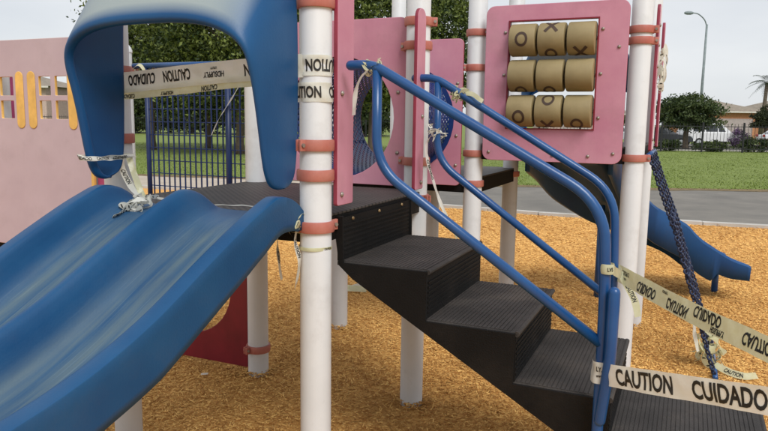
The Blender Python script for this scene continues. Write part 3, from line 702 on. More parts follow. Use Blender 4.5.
def tape(label, pts, wd, width=.075, texts=(), m='tape', n=10, ruff=0, group=None, cross=11):
    P = np.array(spline(pts, n)); Wd = np.array(spline(wd if len(wd) == len(pts) else [wd[0]]*len(pts), n))
    s0 = np.r_[0, np.cumsum(np.linalg.norm(np.diff(P, axis=0), axis=1))]; sn = np.linspace(0, s0[-1], max(len(P), int(s0[-1]/.009)))
    P = np.stack([np.interp(sn, s0, P[:,i]) for i in range(3)], 1); Wd = np.stack([np.interp(sn, s0, Wd[:,i]) for i in range(3)], 1)
    T = np.gradient(P, axis=0); T /= np.linalg.norm(T, axis=1)[:,None]+1e-9
    Wd = Wd-T*(Wd*T).sum(1)[:,None]; Wd /= np.linalg.norm(Wd, axis=1)[:,None]+1e-9
    if ruff:
        k = np.arange(len(P)); wsc = 1-ruff*.5+ruff*.5*np.sin(sn*55+P[0,0]*7)*np.sin(sn*21)
    else: wsc = np.ones(len(P))
    Nn = np.cross(T, Wd); s = np.r_[0, np.cumsum(np.linalg.norm(np.diff(P, axis=0), axis=1))]
    ph = random.uniform(0, 6)
    def wave(sv, t): return .0034*np.sin(sv*19+ph)*np.cos(t*55+ph)+.0012*np.sin(sv*61+t*90+ph)+ruff*.012*np.sin(t*120+sv*31+ph)
    def S_(sv, t, o=0):
        f = lambda A: np.stack([np.interp(sv, s, A[:,i]) for i in range(3)], -1)
        nn = f(Nn); return f(P)+f(Wd)*(t*np.interp(sv, s, wsc))[:,None]+nn*(wave(sv, t)+o)[:,None]
    tt_ = np.linspace(-width/2, width/2, cross); b = MB(); v = []
    for i in range(len(P)): v += list(S_(np.full(cross, s[i]), tt_))
    b.add(v, [(i*cross+j, i*cross+j+1, (i+1)*cross+j+1, (i+1)*cross+j) for i in range(len(P)-1) for j in range(cross-1)])
    org = Vector(v[0]); b.v = [tuple(Vector(p)-org) for p in b.v]
    o = b.build('caution_tape', m, None, smooth=True, loc=org); tag(o, label, 'tape', group)
    if texts:
        for tx in texts:
            lb = MB()
            sc, body, h = tx[0], tx[1], tx[2]; mode = tx[3] if len(tx) > 3 else ''; dt = tx[4] if len(tx) > 4 else 0
            V_, F_ = text_mesh(body, h, cond=.52 if 'c' in mode else .66); a = V_[:,0].copy(); c = V_[:,1].copy()
            if 'r' in mode: a, c = -a, -c
            if 'm' in mode: a = -a
            if 'v' in mode: c = -c
            keep = (a+sc > .001) & (a+sc < s[-1]-.001)
            F2 = [f for f in F_ if all(keep[i] for i in f)]
            for of in (.0014, -.0014): lb.add([tuple(Vector(p)-org) for p in S_(a+sc, c+dt, of)], F2)
            me = bpy.data.meshes.new('lettering'); me.from_pydata(lb.v, [], lb.f); me.materials.append(M['ink']); link(me, 'lettering', o)
    return o
Zu = (0, 0, 1)
def repeat_text(L_, start, step=.235, mode='', h=.043, words=('CAUTION', 'CUIDADO')):
    o = []; s = start; i = 0
    while s < L_: o.append((s, words[i % len(words)], h, mode)); s += step; i += 1
    return o
# foot of the stairs: near newel across to the right
e0 = W(.02, 1.118, .735)
p1 = Vector((1.04, 1.75, .862)); dirv = (p1-e0); 
tape('caution tape stretched taut across the foot of the stairs, reading CAUTION CUIDADO', [W(.055, 1.085, .735), W(.022, 1.10, .737), W(.018, 1.135, .738), e0+dirv*.12, e0+dirv*.5, p1, p1+dirv*.5, p1+dirv*1.2, p1+dirv*1.7+Vector((0, 0, -.25)), p1+dirv*2.0+Vector((.1, 0, -.86))],
     [Zu], .078, [(.052, 'LY.', .018, '', .014), (.054, 'www', .008, '', -.012), (.245, 'CAUTION', .058), (.545, 'CUIDADO', .058), (.75, 'HDSUPPLY', .026), (1.0, 'CAUTION', .05), (1.27, 'CUIDADO', .05)])
# far newel to the right, folded double
f0 = W(.95, 1.075, .93); p1 = Vector((1.15, 1.95, .94)); f0 = W(.93, 1.09, .905); p1 = Vector((1.17, 1.98, .925)); dirv = p1-f0
wdt = (.25, -.1, 1)
tape('folded caution tape running from the far stair rail over the chain climber', [W(.91, 1.05, .91), f0, f0+dirv*.3+Vector((0,0,-.006)), f0+dirv*.65+Vector((0,0,-.008)), p1, p1+dirv*.5, p1+dirv*.9+Vector((0, 0, -.2)), p1+dirv*1.1+Vector((.1, 0, -.93))],
     [wdt], .076, [(.13, 'HDSUPPLY', .020, 'v', .012), (.13, 'UTILIDAD', .010, 'v', -.012), (.36, 'CUIDADO', .044, 'v', -.008), (.52, 'HDSUPPLY', .012, 'v', .024), (.63, 'CAUTION', .044, 'v', -.010), (.84, 'CUIDADO', .044, 'v', .012), (.92, 'HDSUPPLY', .022, 'v', -.022), (1.15, 'CAUTION', .044, 'v')], m='tapey')
def around(u, v, z, r, a0, a1, n_, dz=0): return [W(u+r*math.cos(R(a0+(a1-a0)*i/n_)), v+r*math.sin(R(a0+(a1-a0)*i/n_)), z+dz*i/n_) for i in range(n_+1)]
tape('strip of caution tape looped round the near stair rail newel', around(.045, 1.118, 1.105, HR+.003, 275, -10, 8)+[W(.12, 1.135, 1.085), W(.5, 1.13, .99), W(.91, 1.095, .935)], [Zu], .034, [(.05, 'LVS', .014)], m='tapey', n=6)
tape('tail of caution tape dangling from the far stair rail newel', [W(.90, 1.10, .92), W(.87, 1.13, .87), W(.86, 1.17, .80), W(.85, 1.19, .73)], [(.6, .2, .5)], .034, [(.11, 'CAUTION', .022)], m='tapey')
# across the slide mouth
q0, q1 = W(-.066, -1.04, 1.735), W(-.066, -.02, 1.80)
tape('caution tape stretched across the top of the double slide, lettering upside down', [W(.02, -1.105, 1.735), W(-.05, -1.085, 1.735), q0, W(-.066, -.75, 1.756), W(-.066, -.45, 1.778), q1], [Zu], .088,
     [(.095, 'HDS', .022, 'r', .004), (.35, 'CUIDADO', .047, 'rc', .006), (.54, 'CAUTION', .047, 'rc', .006), (.73, 'HDSUPPLY', .024, 'r', -.006), (.73, 'UTILITY', .010, 'r', .02), (.97, 'CAUTION', .047, 'r')])
tape('second layer of caution tape drooping behind the one across the slide', [W(-.052, -1.09, 1.70), W(-.052, -.98, 1.695), W(-.052, -.7, 1.712), W(-.052, -.4, 1.738), W(-.052, -.1, 1.76)], [(0, .12, 1)], .05,
     [(.18, 'CUIDADO', .018, 'r', -.012), (.40, 'HDSUPPLY', .016, 'r', -.014), (.62, 'CAUTION', .022, 'r', -.012)], m='tapey')
# round the near post
tape('band of caution tape wrapped round the tall white post, lettering upside down', [W(-.066, -.16, 1.79)]+around(0, 0, 1.80, PR+.003, 255, -40, 14, .004), [Zu], .078, [(.285, 'CAUTION', .047, 'r')], n=6)
tape('lower band of caution tape wrapped round the tall white post', [W(-.06, -.18, 1.70)]+around(0, 0, 1.70, PR+.003, 255, -40, 14, .003), [Zu], .074, [(.185, 'CAUTION', .045, ''), (.40, 'CUIDADO', .045)], n=6)
tape('thin twisted strand of caution tape round the white post under the deck', around(0, 0, 1.088, PR+.003, 265, -40, 14, .0), [Zu], .014, [(.19, 'CAUTION', .010)], m='tapey', n=5)
def crumple(label, c, rad, k=5, m='tapey', width=.06, axis=(0,0,1), seed=1, ln=.16, txt=True):
    rs = random.Random(seed); c = Vector(c)
    for i in range(k):
        p = c+Vector([rs.uniform(-1, 1)*r_ for r_ in rad]); d = Vector([rs.uniform(-1, 1)*r_ for r_ in rad]).normalized()
        pts = [p+Vector([rs.uniform(-.6, .6)*r_ for r_ in rad])+d*(j/4-.5)*ln for j in range(5)]
        wd = [(rs.uniform(-1, 1), rs.uniform(-1, 1), rs.uniform(-.3, 1)) for j in range(5)]
        yield pts, wd
def bunch(label, c, rad, k, seed, width=.05, ln=.16, m='tapey'):
    """one knotted wad of tape: several folded loops joined in one mesh"""
    rs = random.Random(seed); c = Vector(c); b = MB()
    for i in range(k):
        ph = rs.uniform(0, 6.28); ax = Vector((rs.uniform(-1,1), rs.uniform(-1,1), rs.uniform(-1,1))).normalized(); s_ = ax.orthogonal().normalized(); q = ax.cross(s_)
        base = c+Vector([rs.uniform(-.7, .7)*r_ for r_ in rad]); pts = []
        for j in range(6): 
            a = ph+j*1.15; pts.append(base+Vector([x*r_ for x, r_ in zip((s_*math.cos(a)+q*math.sin(a)+ax*(j/5-.5)*1.2)*rs.uniform(.5, 1.0), rad)]))
        P = spline(pts, 5); wv = Vector((rs.uniform(-1,1), rs.uniform(-1,1), rs.uniform(-1,1))).normalized()
        for j in range(len(P)-1):
            w0 = (Matrix.Rotation(j*.22, 3, ax) @ wv)*width*.5*(.55+.45*math.sin(j*.7+ph)); w1 = (Matrix.Rotation((j+1)*.22, 3, ax) @ wv)*width*.5*(.55+.45*math.sin((j+1)*.7+ph))
            A, B = Vector(P[j]), Vector(P[j+1]); b.add([A-w0-c, B-w1-c, B+w1-c, A+w0-c], [(0,1,2,3)], 0)
            if j % 3 == 1 and i % 2 == 0:
                nn = (B-A).cross(w0+w1)
                if nn.length > 1e-9:
                    nn = nn.normalized()*.0014
                    for sg in (1, -1): b.add([A-w0*.6-c+nn*sg, A.lerp(B, .6)-w1*.6-c+nn*sg, A.lerp(B, .6)+w1*.5-c+nn*sg, A+w0*.5-c+nn*sg], [(0,1,2,3)], 1)
    o = b.build('caution_tape', [m, 'ink'], None, loc=c, smooth=True); return tag(o, label, 'tape')
bunch('wad of crumpled caution tape caught at the foot of the chain climber', W(2.50, 1.56, .11), (.075, .06, .10), 12, 3, .05)
tape('end of caution tape trailing over the wood chips from the chain climber', [W(2.42, 1.60, .05), W(2.36, 1.68, .035), W(2.33, 1.76, .03), W(2.36, 1.84, .035)], [(.1, .8, .5)], .05, [(.13, 'CAUTION', .03)], m='tapey')
tape('strip of caution tape hanging off the lower part of the chain climber', [W(2.45, 1.46, .30), W(2.44, 1.47, .22), W(2.43, 1.50, .12)], [(.6, .6, .1)], .05, m='tape')
# stair rail knots and tails
bunch('knot of caution tape tied round the top of the near stair handrail', W(.045, .225, 1.80), (.026, .026, .026), 7, 5, .03)
tape('short torn tail of caution tape hanging from the near stair handrail', [W(.03, .215, 1.785), W(.0, .195, 1.755), W(-.01, .178, 1.70), W(-.005, .168, 1.615)], [(.3, 1, .1)], .034, m='tape')
bunch('knot of caution tape tied round the far stair handrail', W(.925, .30, 1.727), (.045, .026, .03), 9, 6, .03)
tape('wispy end of caution tape sticking out from the far stair handrail', [W(.93, .30, 1.735), W(.91, .36, 1.73), W(.90, .40, 1.705), W(.905, .415, 1.695)], [(.2, .1, 1)], .022, m='tapey')
bunch('white wad of caution tape knotted on the upright of the far stair rail', W(.925, .178, 1.545), (.03, .03, .03), 8, 8, .035, m='tape')
tape('long tail of caution tape hanging beside the upright of the far stair rail', [W(.90, .165, 1.54), W(.885, .135, 1.48), W(.88, .145, 1.40), W(.88, .18, 1.30), W(.88, .215, 1.20), W(.885, .25, 1.12)], [(.3, .8, .25)], .036, [(.20, 'CUIDADO', .026, 'v')], m='tape')
tape('yellow strand of caution tape trailing from the far stair rail to the ground', [W(.885, .25, 1.13), W(.92, .275, 1.05), W(1.2, .30, .80), W(1.6, .33, .40), W(1.9, .36, .06), W(2.0, .42, .025)], [(.2, .8, .3)], .022, m='tapey')
# post N knot and tails
bunch('knot of caution tape between the slide and the tall white post', W(-.075, -.055, 1.185), (.03, .045, .035), 9, 11, .04)
tape('tail of caution tape hanging beside the tall white post', [W(-.085, -.03, 1.19), W(-.085, -.045, 1.12), W(-.08, -.03, 1.05), W(-.082, -.035, .98), W(-.08, -.05, .92)], [(.2, 1, .1)], .032, [(.10, 'CAUTION', .02)], m='tape')
tape('torn end of caution tape hanging below the edge of the slide', [W(-.07, -.13, 1.17), W(-.05, -.15, 1.09), W(-.03, -.155, 1.01), W(-.02, -.15, .94)], [(.1, 1, .1)], .026, [(.13, 'CUIDADO', .018)], m='tape')
# hood left leg
tape('strip of caution tape tied round the lower end of the blue hood', [W(-.08, -.962, 1.435), W(-.20, -.965, 1.43), W(-.305, -.945, 1.43), W(-.30, -.885, 1.425), W(-.16, -.875, 1.425), W(-.05, -.885, 1.43)], [(.1, .2, 1)], .026, [(.27, 'CUIDADO', .017), (.36, 'CAUTION', .017), (.45, 'CUIDADO', .017)], m='tape', ruff=.5)
tape('twisted strand of caution tape hanging from the hood down to the slide', [W(-.06, -.945, 1.43), W(-.075, -.90, 1.425), W(-.085, -.865, 1.36), W(-.085, -.83, 1.28), W(-.10, -.80, 1.25)], [(.5, .5, .5)], .026, m='tapey')
tape('second strand of caution tape hanging from the hood beside the slide', [W(-.06, -.95, 1.42), W(-.08, -.93, 1.36), W(-.09, -.88, 1.30), W(-.10, -.82, 1.26)], [(.1, .7, .5)], .03, [(.10, 'CAUTION', .02)], m='tape')
bunch('wad of crumpled caution tape lying on the top of the double slide', W(-.15, -.78, 1.235), (.055, .06, .03), 8, 13, .038, m='tape')
tape('torn end of caution tape lying down the left chute of the slide', [W(-.12, -.79, 1.255), W(-.17, -.79, 1.235), W(-.22, -.80, 1.205), W(-.27, -.81, 1.185)], [(.3, .8, .2)], .05, [(.12, 'CAUTION', .035)], m='tape')
tape('narrow strip of caution tape lying along the deck edge behind the slide', [W(-.06, -.82, 1.25), W(.02, -.6, 1.226), W(.05, -.35, 1.225), W(.02, -.12, 1.227)], [(1, 0, .1)], .010, m='tape')
# on the wire barrier
tape('torn tail of caution tape hanging on the blue wire barrier', [W(1.09, -1.14, 1.80), W(1.085, -1.20, 1.72), W(1.085, -1.29, 1.60), W(1.085, -1.36, 1.49)], [(.1, .9, .3)], .036, m='tape')
tape('end of caution tape tied over the corner of the wire barrier', [W(1.09, -1.98, 1.90), W(1.08, -1.92, 1.93), W(1.08, -1.88, 1.90), W(1.08, -1.86, 1.84)], [(.1, .5, .6)], .022, m='tapey')
# on the ground behind and by the chain post
tape('long loose caution tape lying on the wood chips under the deck', [(-.50, 6.5, .02), (-.33, 6.2, .035), (-.15, 6.25, .06), (.02, 5.95, .05), (.2, 5.85, .03), (.7, 6.2, .03)], [(.1, .4, .6)], .06, m='tape')
tape('greenish scrap of caution tape on the wood chips behind the white post', [(-.42, 6.3, .03), (-.30, 6.16, .05), (-.16, 6.20, .03)], [(.2, .7, .4)], .07, m='tapey')
bunch('caution tape bunched on the entry panel beside the chain climber', W(2.42, 1.15, 1.95), (.03, .02, .12), 8, 17, .04, m='tape')

# ------------------------------------------------------------------ trees and planting
def leaf_mat(name, a, b): 
    return mat(name, a, .6, col2=b, scale=.8, attr='rnd', trans=.25)
M['bark'] = mat('grey_brown_bark', (.10, .075, .055), .9, col2=(.17, .135, .10), scale=8, bump=.8, bscale=25)
M['leaf_a'] = leaf_mat('broadleaf_foliage', (.022, .042, .008), (.17, .21, .042))
M['leaf_b'] = leaf_mat('dark_foliage', (.024, .044, .012), (.095, .125, .035))
M['leaf_c'] = leaf_mat('clipped_foliage', (.020, .030, .010), (.065, .075, .025))
M['leaf_p'] = leaf_mat('purple_flowers', (.06, .04, .07), (.20, .10, .24))
M['leaf_r'] = leaf_mat('red_flowers', (.05, .05, .02), (.30, .05, .05))
def crown(name, c, rad, nclump, per, leaf, m, parent, gap=.35, flat=None, seed=0):
    g = np.random.default_rng(seed+int(abs(c[0])*10)); c = np.array(c); rad = np.array(rad)
    d = g.normal(size=(nclump, 3)); d /= np.linalg.norm(d, axis=1)[:,None]; rr = g.uniform(.45, 1, nclump)**.6
    if flat is not None: d[:,2] = np.where(d[:,2] < flat, flat+g.uniform(0, .1, nclump), d[:,2])
    cl = d*rr[:,None]*rad*g.uniform(.72, 1.16 if flat is None else 1.02, nclump)[:,None]
    P = np.repeat(cl, per, 0)+g.normal(size=(nclump*per, 3))*rad*gap*.42; tone = np.repeat(g.uniform(-.32, .30, nclump), per)
    if flat is not None: P = P[P[:,2] > flat*rad[2]-.05*rad[2]]; tone = tone[:len(P)]
    n_ = len(P); a = g.normal(size=(n_, 3)); a /= np.linalg.norm(a, axis=1)[:,None]; b = np.cross(a, g.normal(size=(n_, 3))); b /= np.linalg.norm(b, axis=1)[:,None]
    s_ = leaf*g.uniform(.6, 1.4, n_)[:,None]
    V = np.stack([P-a*s_, P+b*s_*.45, P+a*s_, P-b*s_*.45], 1).reshape(-1, 3)+c; F = np.arange(n_*4).reshape(-1, 4)
    return bulk(name, V, F, np.clip(g.normal(.45, .2, n_)+tone, 0, 1), M[m], parent)
def tree(name, label, x, y, h, cr, cz, nclump, per, leaf, m, group=None, tr=.22, gap=.29, flat=None, cat='tree', trunk_m='bark', bare=0):
    t = tag(empty(name, (x, y, -.012)), label, cat, group); b = MB(); g = random.Random(int(x*13+y))
    top = cz
    pts = [(0, 0, 0), (.05*g.uniform(-1, 1), .05, top*.35), (.15*g.uniform(-1, 1), .1, top*.7), (.1, 0, top)]
    b.tube(spline(pts, 4), [tr*(1.25 if i == 0 else 1-.5*i/12) for i in range(13)], 10)
    for k in range(6):
        a = k*1.05+g.uniform(-.3, .3); z0 = top*g.uniform(.45, .8); e = Vector((math.cos(a)*cr[0]*.6, math.sin(a)*cr[1]*.6, cz+cr[2]*g.uniform(-.3, .5)))
        b.tube(spline([(0.05, .05, z0), (e.x*.4, e.y*.4, z0+(e.z-z0)*.6), tuple(e)], 4), [tr*.4*(1-.8*i/8) for i in range(9)], 6)
    b.build('trunk', trunk_m, t, smooth=True); crown('crown', (0, 0, cz), cr, nclump, per, leaf, m, t, gap, flat, seed=int(abs(x)))
    return t
tree('broadleaf_tree', 'broad green tree behind the blue slide hood and wire barrier', -6.6, 31, 8, (4.2, 3.5, 3.6), 5.2, 240, 200, .088, 'leaf_a', 'street trees along the lawn', .2)
tree('broadleaf_tree', 'dense green tree filling the gap above the pink panels', -.6, 32, 8, (3.4, 3.2, 3.3), 5.6, 230, 200, .088, 'leaf_a', 'street trees along the lawn', .22)
tree('broadleaf_tree', 'green tree whose crown ends beside the tall white post with two clamps', 2.35, 34, 8, (2.0, 2.0, 2.6), 6.3, 140, 170, .085, 'leaf_a', 'street trees along the lawn', .16)
tree('broadleaf_tree', 'tall green tree showing its top above the blue hood corner', -11.6, 34, 9, (3.0, 3.0, 3.2), 5.9, 170, 180, .092, 'leaf_a', 'street trees along the lawn', .2)
tree('broadleaf_tree', 'dark green tree whose low crown stands behind the wire barrier', -9.4, 36.5, 6, (3.6, 3.0, 2.4), 3.9, 170, 180, .092, 'leaf_a', 'street trees along the lawn', .2)
tree('slender_tree', 'small pale green tree showing between the white posts', 4.8, 40, 4, (.9, .9, 1.5), 4.2, 30, 60, .12, 'leaf_a', None, .08)
tree('round_tree', 'dense rounded evergreen tree behind the fence, below the street lamp', 19.75, 45, 3.4, (2.05, 1.9, 1.08), 2.4, 120, 100, .10, 'leaf_b', None, .2, gap=.3)
tree('small_tree', 'small dark tree behind the fence beside the entry panel', 17.3, 47, 3, (.9, .9, 1.0), 1.9, 40, 60, .10, 'leaf_b', None, .1)
tree('mushroom_topiary', 'clipped mushroom shaped tree with a dark trunk behind the fence', 25.4, 44.5, 3.2, (1.9, 1.8, 1.75), 1.55, 420, 75, .06, 'leaf_c', None, .16, gap=.10, flat=.0)
for i, (x, y, r_) in enumerate([(-25, 68, 4.2), (-19.5, 69.5, 4.2), (-13.5, 68, 4.2), (-7.5, 69.5, 4.2), (-2, 68, 3.8)]):
    tree('far_tree', ('dark bushy tree far behind the wire barrier, nearest the pink play wall', 'dark bushy tree behind the distant fence, second from the pink play wall', 'dark bushy tree behind the distant fence, third from the pink play wall', 'dark bushy tree behind the distant fence, fourth from the pink play wall', 'dark bushy tree behind the distant fence, seen through the round panel openings')[i], x, y, 5, (r_, 2.6, 2.3), 2.6, 130, 110, .17, 'leaf_b', 'bushy trees behind the distant fence', .2)
# palm
pt = tag(empty('palm_tree', (38.3, 70, 0)), 'palm tree rising behind the mushroom shaped tree', 'tree'); b = MB()
b.tube([(0, 0, 0), (.1, 0, 3), (.2, 0, 5.9)], [.28, .2, .16], 10); b.build('trunk', 'bark', pt, smooth=True)
fb = MB()
for k in range(22):
    a = k*2.4; el = random.uniform(-.3, 1.1); Lf = random.uniform(1.7, 2.4); pr = None
    for j in range(9):
        t = j/8; p = Vector((.2+math.cos(a)*Lf*t*math.cos(el*(1-.3*t)), math.sin(a)*Lf*t*math.cos(el), 5.9+Lf*(t*math.sin(el)-.55*t*t)))
        if pr is not None:
            d = (p-pr).normalized(); sdv = d.cross(Vector((0,0,1))).normalized() if abs(d.z) < .98 else Vector((1,0,0)); wl = .42*math.sin(math.pi*(.15+.8*t))
            for sg in (1, -1):
                for o_ in (0, .5): 
                    m_ = pr.lerp(p, o_); fb.add([m_, m_+d*.06, m_+sdv*sg*wl+d*.16+Vector((0,0,-.14))], [(0,1,2)])
        pr = p
fb.build('fronds', 'leaf_b', pt)
for i, (x, y, r_, h_, m_, lb) in enumerate([(17.2, 41.3, .75, .62, 'leaf_b', 'low dark hedge shrub at the fence foot beside the entry panel'), (19.6, 41.2, 1.15, .60, 'leaf_b', 'wide dark hedge shrub at the fence foot under the rounded tree'),
        (22.3, 41.3, 1.0, .80, 'leaf_b', 'rounded shrub at the fence foot beside the parked white car'), (24.9, 41.2, 1.05, .78, 'leaf_b', 'rounded shrub at the fence foot under the mushroom shaped tree'),
        (25.5, 49.5, .8, 1.2, 'leaf_p', 'purple flowering bush beyond the fence beside the white car'), (26.6, 47.2, .7, .75, 'leaf_r', 'red flowering bush beyond the fence by the mushroom shaped tree')]):
    t = tag(empty('shrub', (x, y, -.012)), lb, 'shrub', 'shrubs along the fence'); crown('foliage', (0, 0, h_*.55), (r_, .7, h_*.55), 50, 60, .055, m_, t, .3, seed=i)
    b = MB()
    for k in range(4): a = k*1.6; b.tube([(0, 0, 0), (math.cos(a)*.25, math.sin(a)*.25, h_*.6)], [.025, .012], 6)
    b.build('stem', 'bark', t)

# ------------------------------------------------------------------ picket fence
M['fence'] = mat('black_fence_paint', (.018, .018, .02), .5)
pk = MB()
for i in range(12): pk.box((-1.15+i*.2, -.009, .06), (-1.15+i*.2+.018, .009, 1.66))
pk.box((-1.2, -.015, .18), (1.2, .015, .22)); pk.box((-1.2, -.015, 1.48), (1.2, .015, 1.52))
first = None; fpost = None
for (xa, xb, fy, lb) in ((9, 45, 40.2, 'long black metal picket fence between the lawn and the parked cars'), (-45, 3, 64, 'distant black metal picket fence seen through the blue wire barrier')):
    fc = tag(empty('picket_fence', (0, fy, 0)), lb, 'fence'); x = xa
    while x < xb:
        if first is None: o = first = pk.build('picket_section', 'fence', fc)
        else: o = first.copy(); C.objects.link(o); o.parent = fc
        o.location = (x+1.2, 0, 0)
        if fpost is None: o = fpost = MB().box((-.04, -.04, -.05), (.04, .04, 1.74), bev=.006).build('fence_post', 'fence', fc)
        else: o = fpost.copy(); C.objects.link(o); o.parent = fc
        o.location = (x, 0, 0); x += 2.4

# street beyond the fence
sheet('road', [(10, 44), (90, 44), (90, 58), (10, 58)], -.006, G_asph)
M['apron'] = mat('tan_concrete_apron', (.40, .335, .265), .85, col2=(.48, .41, .335), scale=2, bump=.3, bscale=60)
sheet('path', [(-60, 30.2), (-30, 23.1), (-6, 19), (-1.0, 17.8), (-1.6, 14.2), (-6, 15.75), (-20, 19.7), (-40, 25.2)], -.003, M['apron'])
M['pale_path'] = mat('pale_concrete_path', (.42, .39, .35), .85, var=.1)
sheet('footpath', [(10, 42), (90, 42), (90, 43.7), (10, 43.7)], -.002, M['pale_path'])

# ------------------------------------------------------------------ street lamp
sl = tag(empty('street_lamp', (27.4, 60, 0)), 'tall grey street lamp with a curved arm over the far road', 'street lamp')
M['galv'] = mat('weathered_galvanised_steel', (.20, .235, .235), .6, var=.1)
MB().tube([(0, 0, -.05), (0, 0, 10.1)], [.14, .085], 12).build('pole', 'galv', sl, smooth=True)
MB().tube(spline([(0, 0, 9.95), (-.25, 0, 10.5), (-.8, 0, 10.95), (-1.35, 0, 11.05)], 6), .05, 10).build('arm', 'galv', sl, smooth=True)
MB().lathe([(.02, -.42), (.10, -.36), (.15, -.15), (.15, .15), (.09, .34), (.05, .38)], 14, c=(-1.6, 0, 11.03), axis='x').build('lamp_head', 'galv', sl, smooth=True)

# ------------------------------------------------------------------ houses
M['stucco_o'] = mat('orange_stucco', (.50, .23, .12), .85, var=.08); M['stucco_p'] = mat('pale_pink_stucco', (.50, .37, .32), .85, var=.08)
M['roof'] = mat('grey_brown_roof_tiles', (.24, .20, .155), .85, var=.15, scale=3); M['garage'] = mat('pale_garage_door', (.40, .335, .32), .7, var=.05)
M['cream'] = mat('cream_trim', (.62, .58, .52), .7, var=.05); M['glass'] = mat('dark_window_glass', (.03, .035, .04), .15, var=.1, spec=.6)
def house(label, x, y, wd, dp, h, rise, wall, doors=(), windows=(), cols=(), rz=0):
    t = tag(empty('house', (x, y, 0), rz), label, 'house')
    MB().box((-wd/2, 0, -.05), (wd/2, dp, h)).build('wall', wall, t)
    e = .5; b = MB(); rl = wd/2-dp/2 if wd > dp else .05
    v = [(-wd/2-e, -e, h+.003), (wd/2+e, -e, h+.003), (wd/2+e, dp+e, h+.003), (-wd/2-e, dp+e, h+.003), (-max(rl, .3), dp/2, h+rise), (max(rl, .3), dp/2, h+rise)]
    b.add(v, [(0,1,5,4), (1,2,5), (2,3,4,5), (3,0,4), (0,3,2,1)]); r = b.build('roof', 'roof', t)
    MB().box((-wd/2-e, -e-.06, h-.16), (wd/2+e, -e, h)).build('fascia', 'cream', r)
    for (x0, x1, z1) in doors:
        d = MB().box((x0, -.06, 0), (x1, -.003, z1)).build('garage_door', 'garage', t)
        for k in range(1, 4): MB().box((x0+.03, -.075, z1*k/4-.02), (x1-.03, -.0605, z1*k/4+.02)).build('panel', 'garage', d)
    for (x0, x1, z0, z1) in windows:
        wn = MB().box((x0, -.03, z0), (x1, -.003, z1)).build('window', 'glass', t)
        f = MB(); 
        for a in ((x0-.09, x0), (x1, x1+.09)): f.box((a[0], -.07, z0-.09), (a[1], -.002, z1+.09))
        for a in ((z0-.09, z0), (z1, z1+.09)): f.box((x0+.001, -.07, a[0]), (x1-.001, -.002, a[1]))
        f.box(((x0+x1)/2-.03, -.06, z0), ((x0+x1)/2+.03, -.031, z1)); f.build('frame', 'cream', wn)
    for x0 in cols: MB().box((x0-.16, -1.2, 0), (x0+.16, -.9, h-.17), bev=.02).build('column', 'cream', t)
    return t
house('orange stucco house with a hip roof and pale garage door across the road', 38.0, 76, 7.5, 9, 3.1, 1.3, 'stucco_o', [(-1.6, 2.6, 2.3)], [(-3.3, -2.3, 1.0, 2.2)])
house('pale stucco house behind the mushroom shaped tree', 47, 74, 9, 10, 3.4, 1.7, 'stucco_p', [], [(-3.6, -2.2, 1, 2.3), (0, 1.5, 1, 2.3)])
house('tan stucco house behind the windows of the pink play wall', -41, 64, 19, 9, 4.3, 1.6, 'stucco_p', [(-2, 2, 2.3)], [(3.5, 5.2, 1, 2.3), (-6, -4, 1, 2.3)])
house('low stucco house in the distance behind the small dark tree', 25.5, 84, 11, 9, 2.8, 1.1, 'stucco_p', [(-4, -.5, 2.2)], [(1, 2.5, 1, 2.1)])

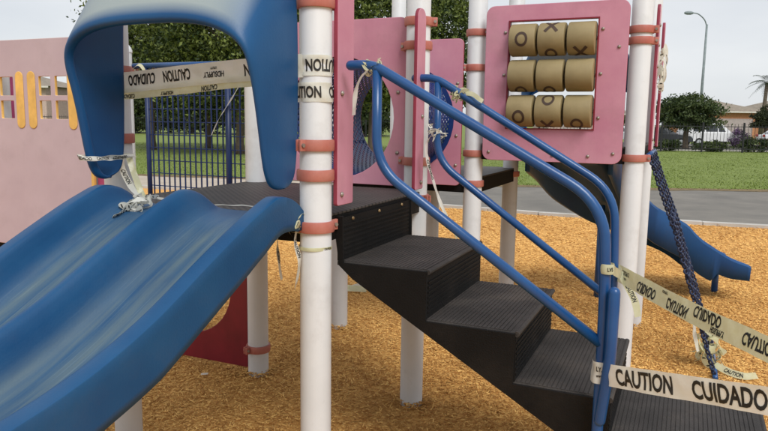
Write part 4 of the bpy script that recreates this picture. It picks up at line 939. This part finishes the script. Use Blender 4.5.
# ------------------------------------------------------------------ cars
def paint(name, c): return mat(name, c, .3, var=.03, coat=.6)
M['car_w'] = paint('white_car_paint', (.70, .70, .70)); M['car_d'] = paint('dark_car_paint', (.03, .034, .04)); M['car_s'] = paint('silver_car_paint', (.42, .44, .45))
M['tyre'] = mat('tyre_rubber', (.015, .015, .016), .8); M['red_lamp'] = mat('red_lamp', (.35, .02, .02), .3)
def car(label, x, y, m, L_=4.6, hh=1.75, suv=True, rz=0, z=0):
    t = tag(empty('parked_car', (x, y, z), rz), label, 'car', 'cars parked along the far road'); wd = 1.8; h = L_/2
    if suv: lo = [(-h, .42), (-h, .95), (-h+.10, 1.02), (h-1.25, 1.05), (h-.15, .92), (h, .72), (h, .40)]; cab = [(-h+.06, 1.0), (-h+.28, hh-.08), (-h+.55, hh), (h-2.25, hh), (h-2.0, hh-.05), (h-1.25, 1.03)]
    else: lo = [(-h, .40), (-h+.03, .85), (-h+.5, .92), (h-1.2, .92), (h-.15, .78), (h, .62), (h, .36)]; cab = [(-h+.45, .9), (-h+1.15, hh-.04), (-h+1.5, hh), (h-2.15, hh), (h-1.9, hh-.05), (h-1.1, .9)]
    def loft(prof, w0, w1, z0, z1, name, mm, par):
        b = MB(); n_ = len(prof); v = []
        for s_ in (-1, -.93, .93, 1):
            for (a, zz) in prof:
                k = (zz-z0)/(z1-z0+1e-6); hw = (w0+(w1-w0)*k)/2*s_; sh = 1 if abs(s_) < .95 else .985
                v.append((a*sh, hw, z0+(zz-z0)*(1 if abs(s_) < .95 else .97)))
        f = [(i*n_+j, i*n_+(j+1) % n_, (i+1)*n_+(j+1) % n_, (i+1)*n_+j) for i in range(3) for j in range(n_)]+[tuple(range(n_)), tuple(range(3*n_, 4*n_))]
        b.add(v, f); return b.build(name, mm, par, auto=R(40))
    body = loft(lo, wd, wd*.97, .36, 1.05, 'body', m, t); cb = loft(cab, wd*.95, wd*.74, .9, hh, 'cabin', m, t)
    for sy in (-1, 1):
        xs = [(-h+.45, -h+1.3), (-h+1.4, -h+2.3), (-h+2.4, h-1.75)] if suv else [(-h+1.05, -h+1.55), (-h+1.63, -h+2.45), (-h+2.52, h-1.55)]
        z0, z1 = (1.10, hh-.16) if suv else (.97, hh-.12)
        for (a, c) in xs:
            def yy(zz): return sy*((wd*.95+(wd*.74-wd*.95)*(zz-.9)/(hh-.9))/2+.004)
            MB().add([(a, yy(z0), z0), (c, yy(z0), z0), (c-(.0 if c < h-1.9 else .28), yy(z1), z1), (a, yy(z1), z1)], [(0,1,2,3)]).build('window', 'glass', cb)
        for wx in (-h+.85, h-.9):
            wl = MB().lathe([(.20, -.11), (.31, -.11), (.33, -.07), (.33, .07), (.31, .11), (.20, .11)], 20, c=(wx, sy*(wd/2-.10), .33), axis='y').build('wheel', 'tyre', t, auto=R(40))
            MB().lathe([(.03, 0), (.19, .01), (.20, .02)], 16, c=(wx, sy*(wd/2+.012)-.01, .33), axis='y').build('rim', 'car_s', wl)
    for sy in (-.62, .62):
        MB().box((-h-.012, sy-.16, .74), (-h+.05, sy+.16, .92), bev=.01).build('tail_lamp', 'red_lamp', t)
        MB().box((h-.09, sy-.18, .62), (h+.012, sy+.18, .76), bev=.01).build('headlight', 'car_s', t)
    MB().add([(-h+.09, -.6, 1.08), (-h+.09, .6, 1.08), (-h+.26, .52, hh-.15), (-h+.26, -.52, hh-.15)] if suv else [(-h+.52, -.58, .97), (-h+.52, .58, .97), (-h+1.12, .5, hh-.1), (-h+1.12, -.5, hh-.1)], [(0,1,2,3)]).build('rear_window', 'glass', cb)
car('white parked car with dark windows behind the fence, right of the rounded tree', 24.0, 50.5, 'car_w', 4.7, 1.75, True, R(8))
car('dark parked car behind the fence, left of the rounded tree', 19.5, 49.0, 'car_d', 4.3, 1.42, False, R(6))
car('silver parked car behind the fence beside the small dark tree', 18.6, 54.6, 'car_s', 4.3, 1.45, False, R(4))
car('white parked car partly hidden by the mushroom shaped tree', 31.0, 52.5, 'car_w', 4.4, 1.5, False, R(-6))

# a few loose bits on the chips
for i, (x, y, a) in enumerate([(-1.10, 4.04, .3), (2.48, 6.22, 1.1)]):
    b = MB(); lb = ('small white paper scrap on the wood chips beside the dark red panel', 'small white paper scrap on the wood chips below the small curved slide', 'small white paper scrap on the wood chips under the double slide')[i]; b.add([(-.022, -.008, 0), (.02, -.010, .004), (.024, .008, .008), (-.018, .010, .003)], [(0,1,2,3)])
    o = b.build('paper_scrap', 'tape', None, loc=(x, y, .022)); o.rotation_euler = (0.1, .1, a); tag(o, lb, 'litter', 'scraps on the wood chips')
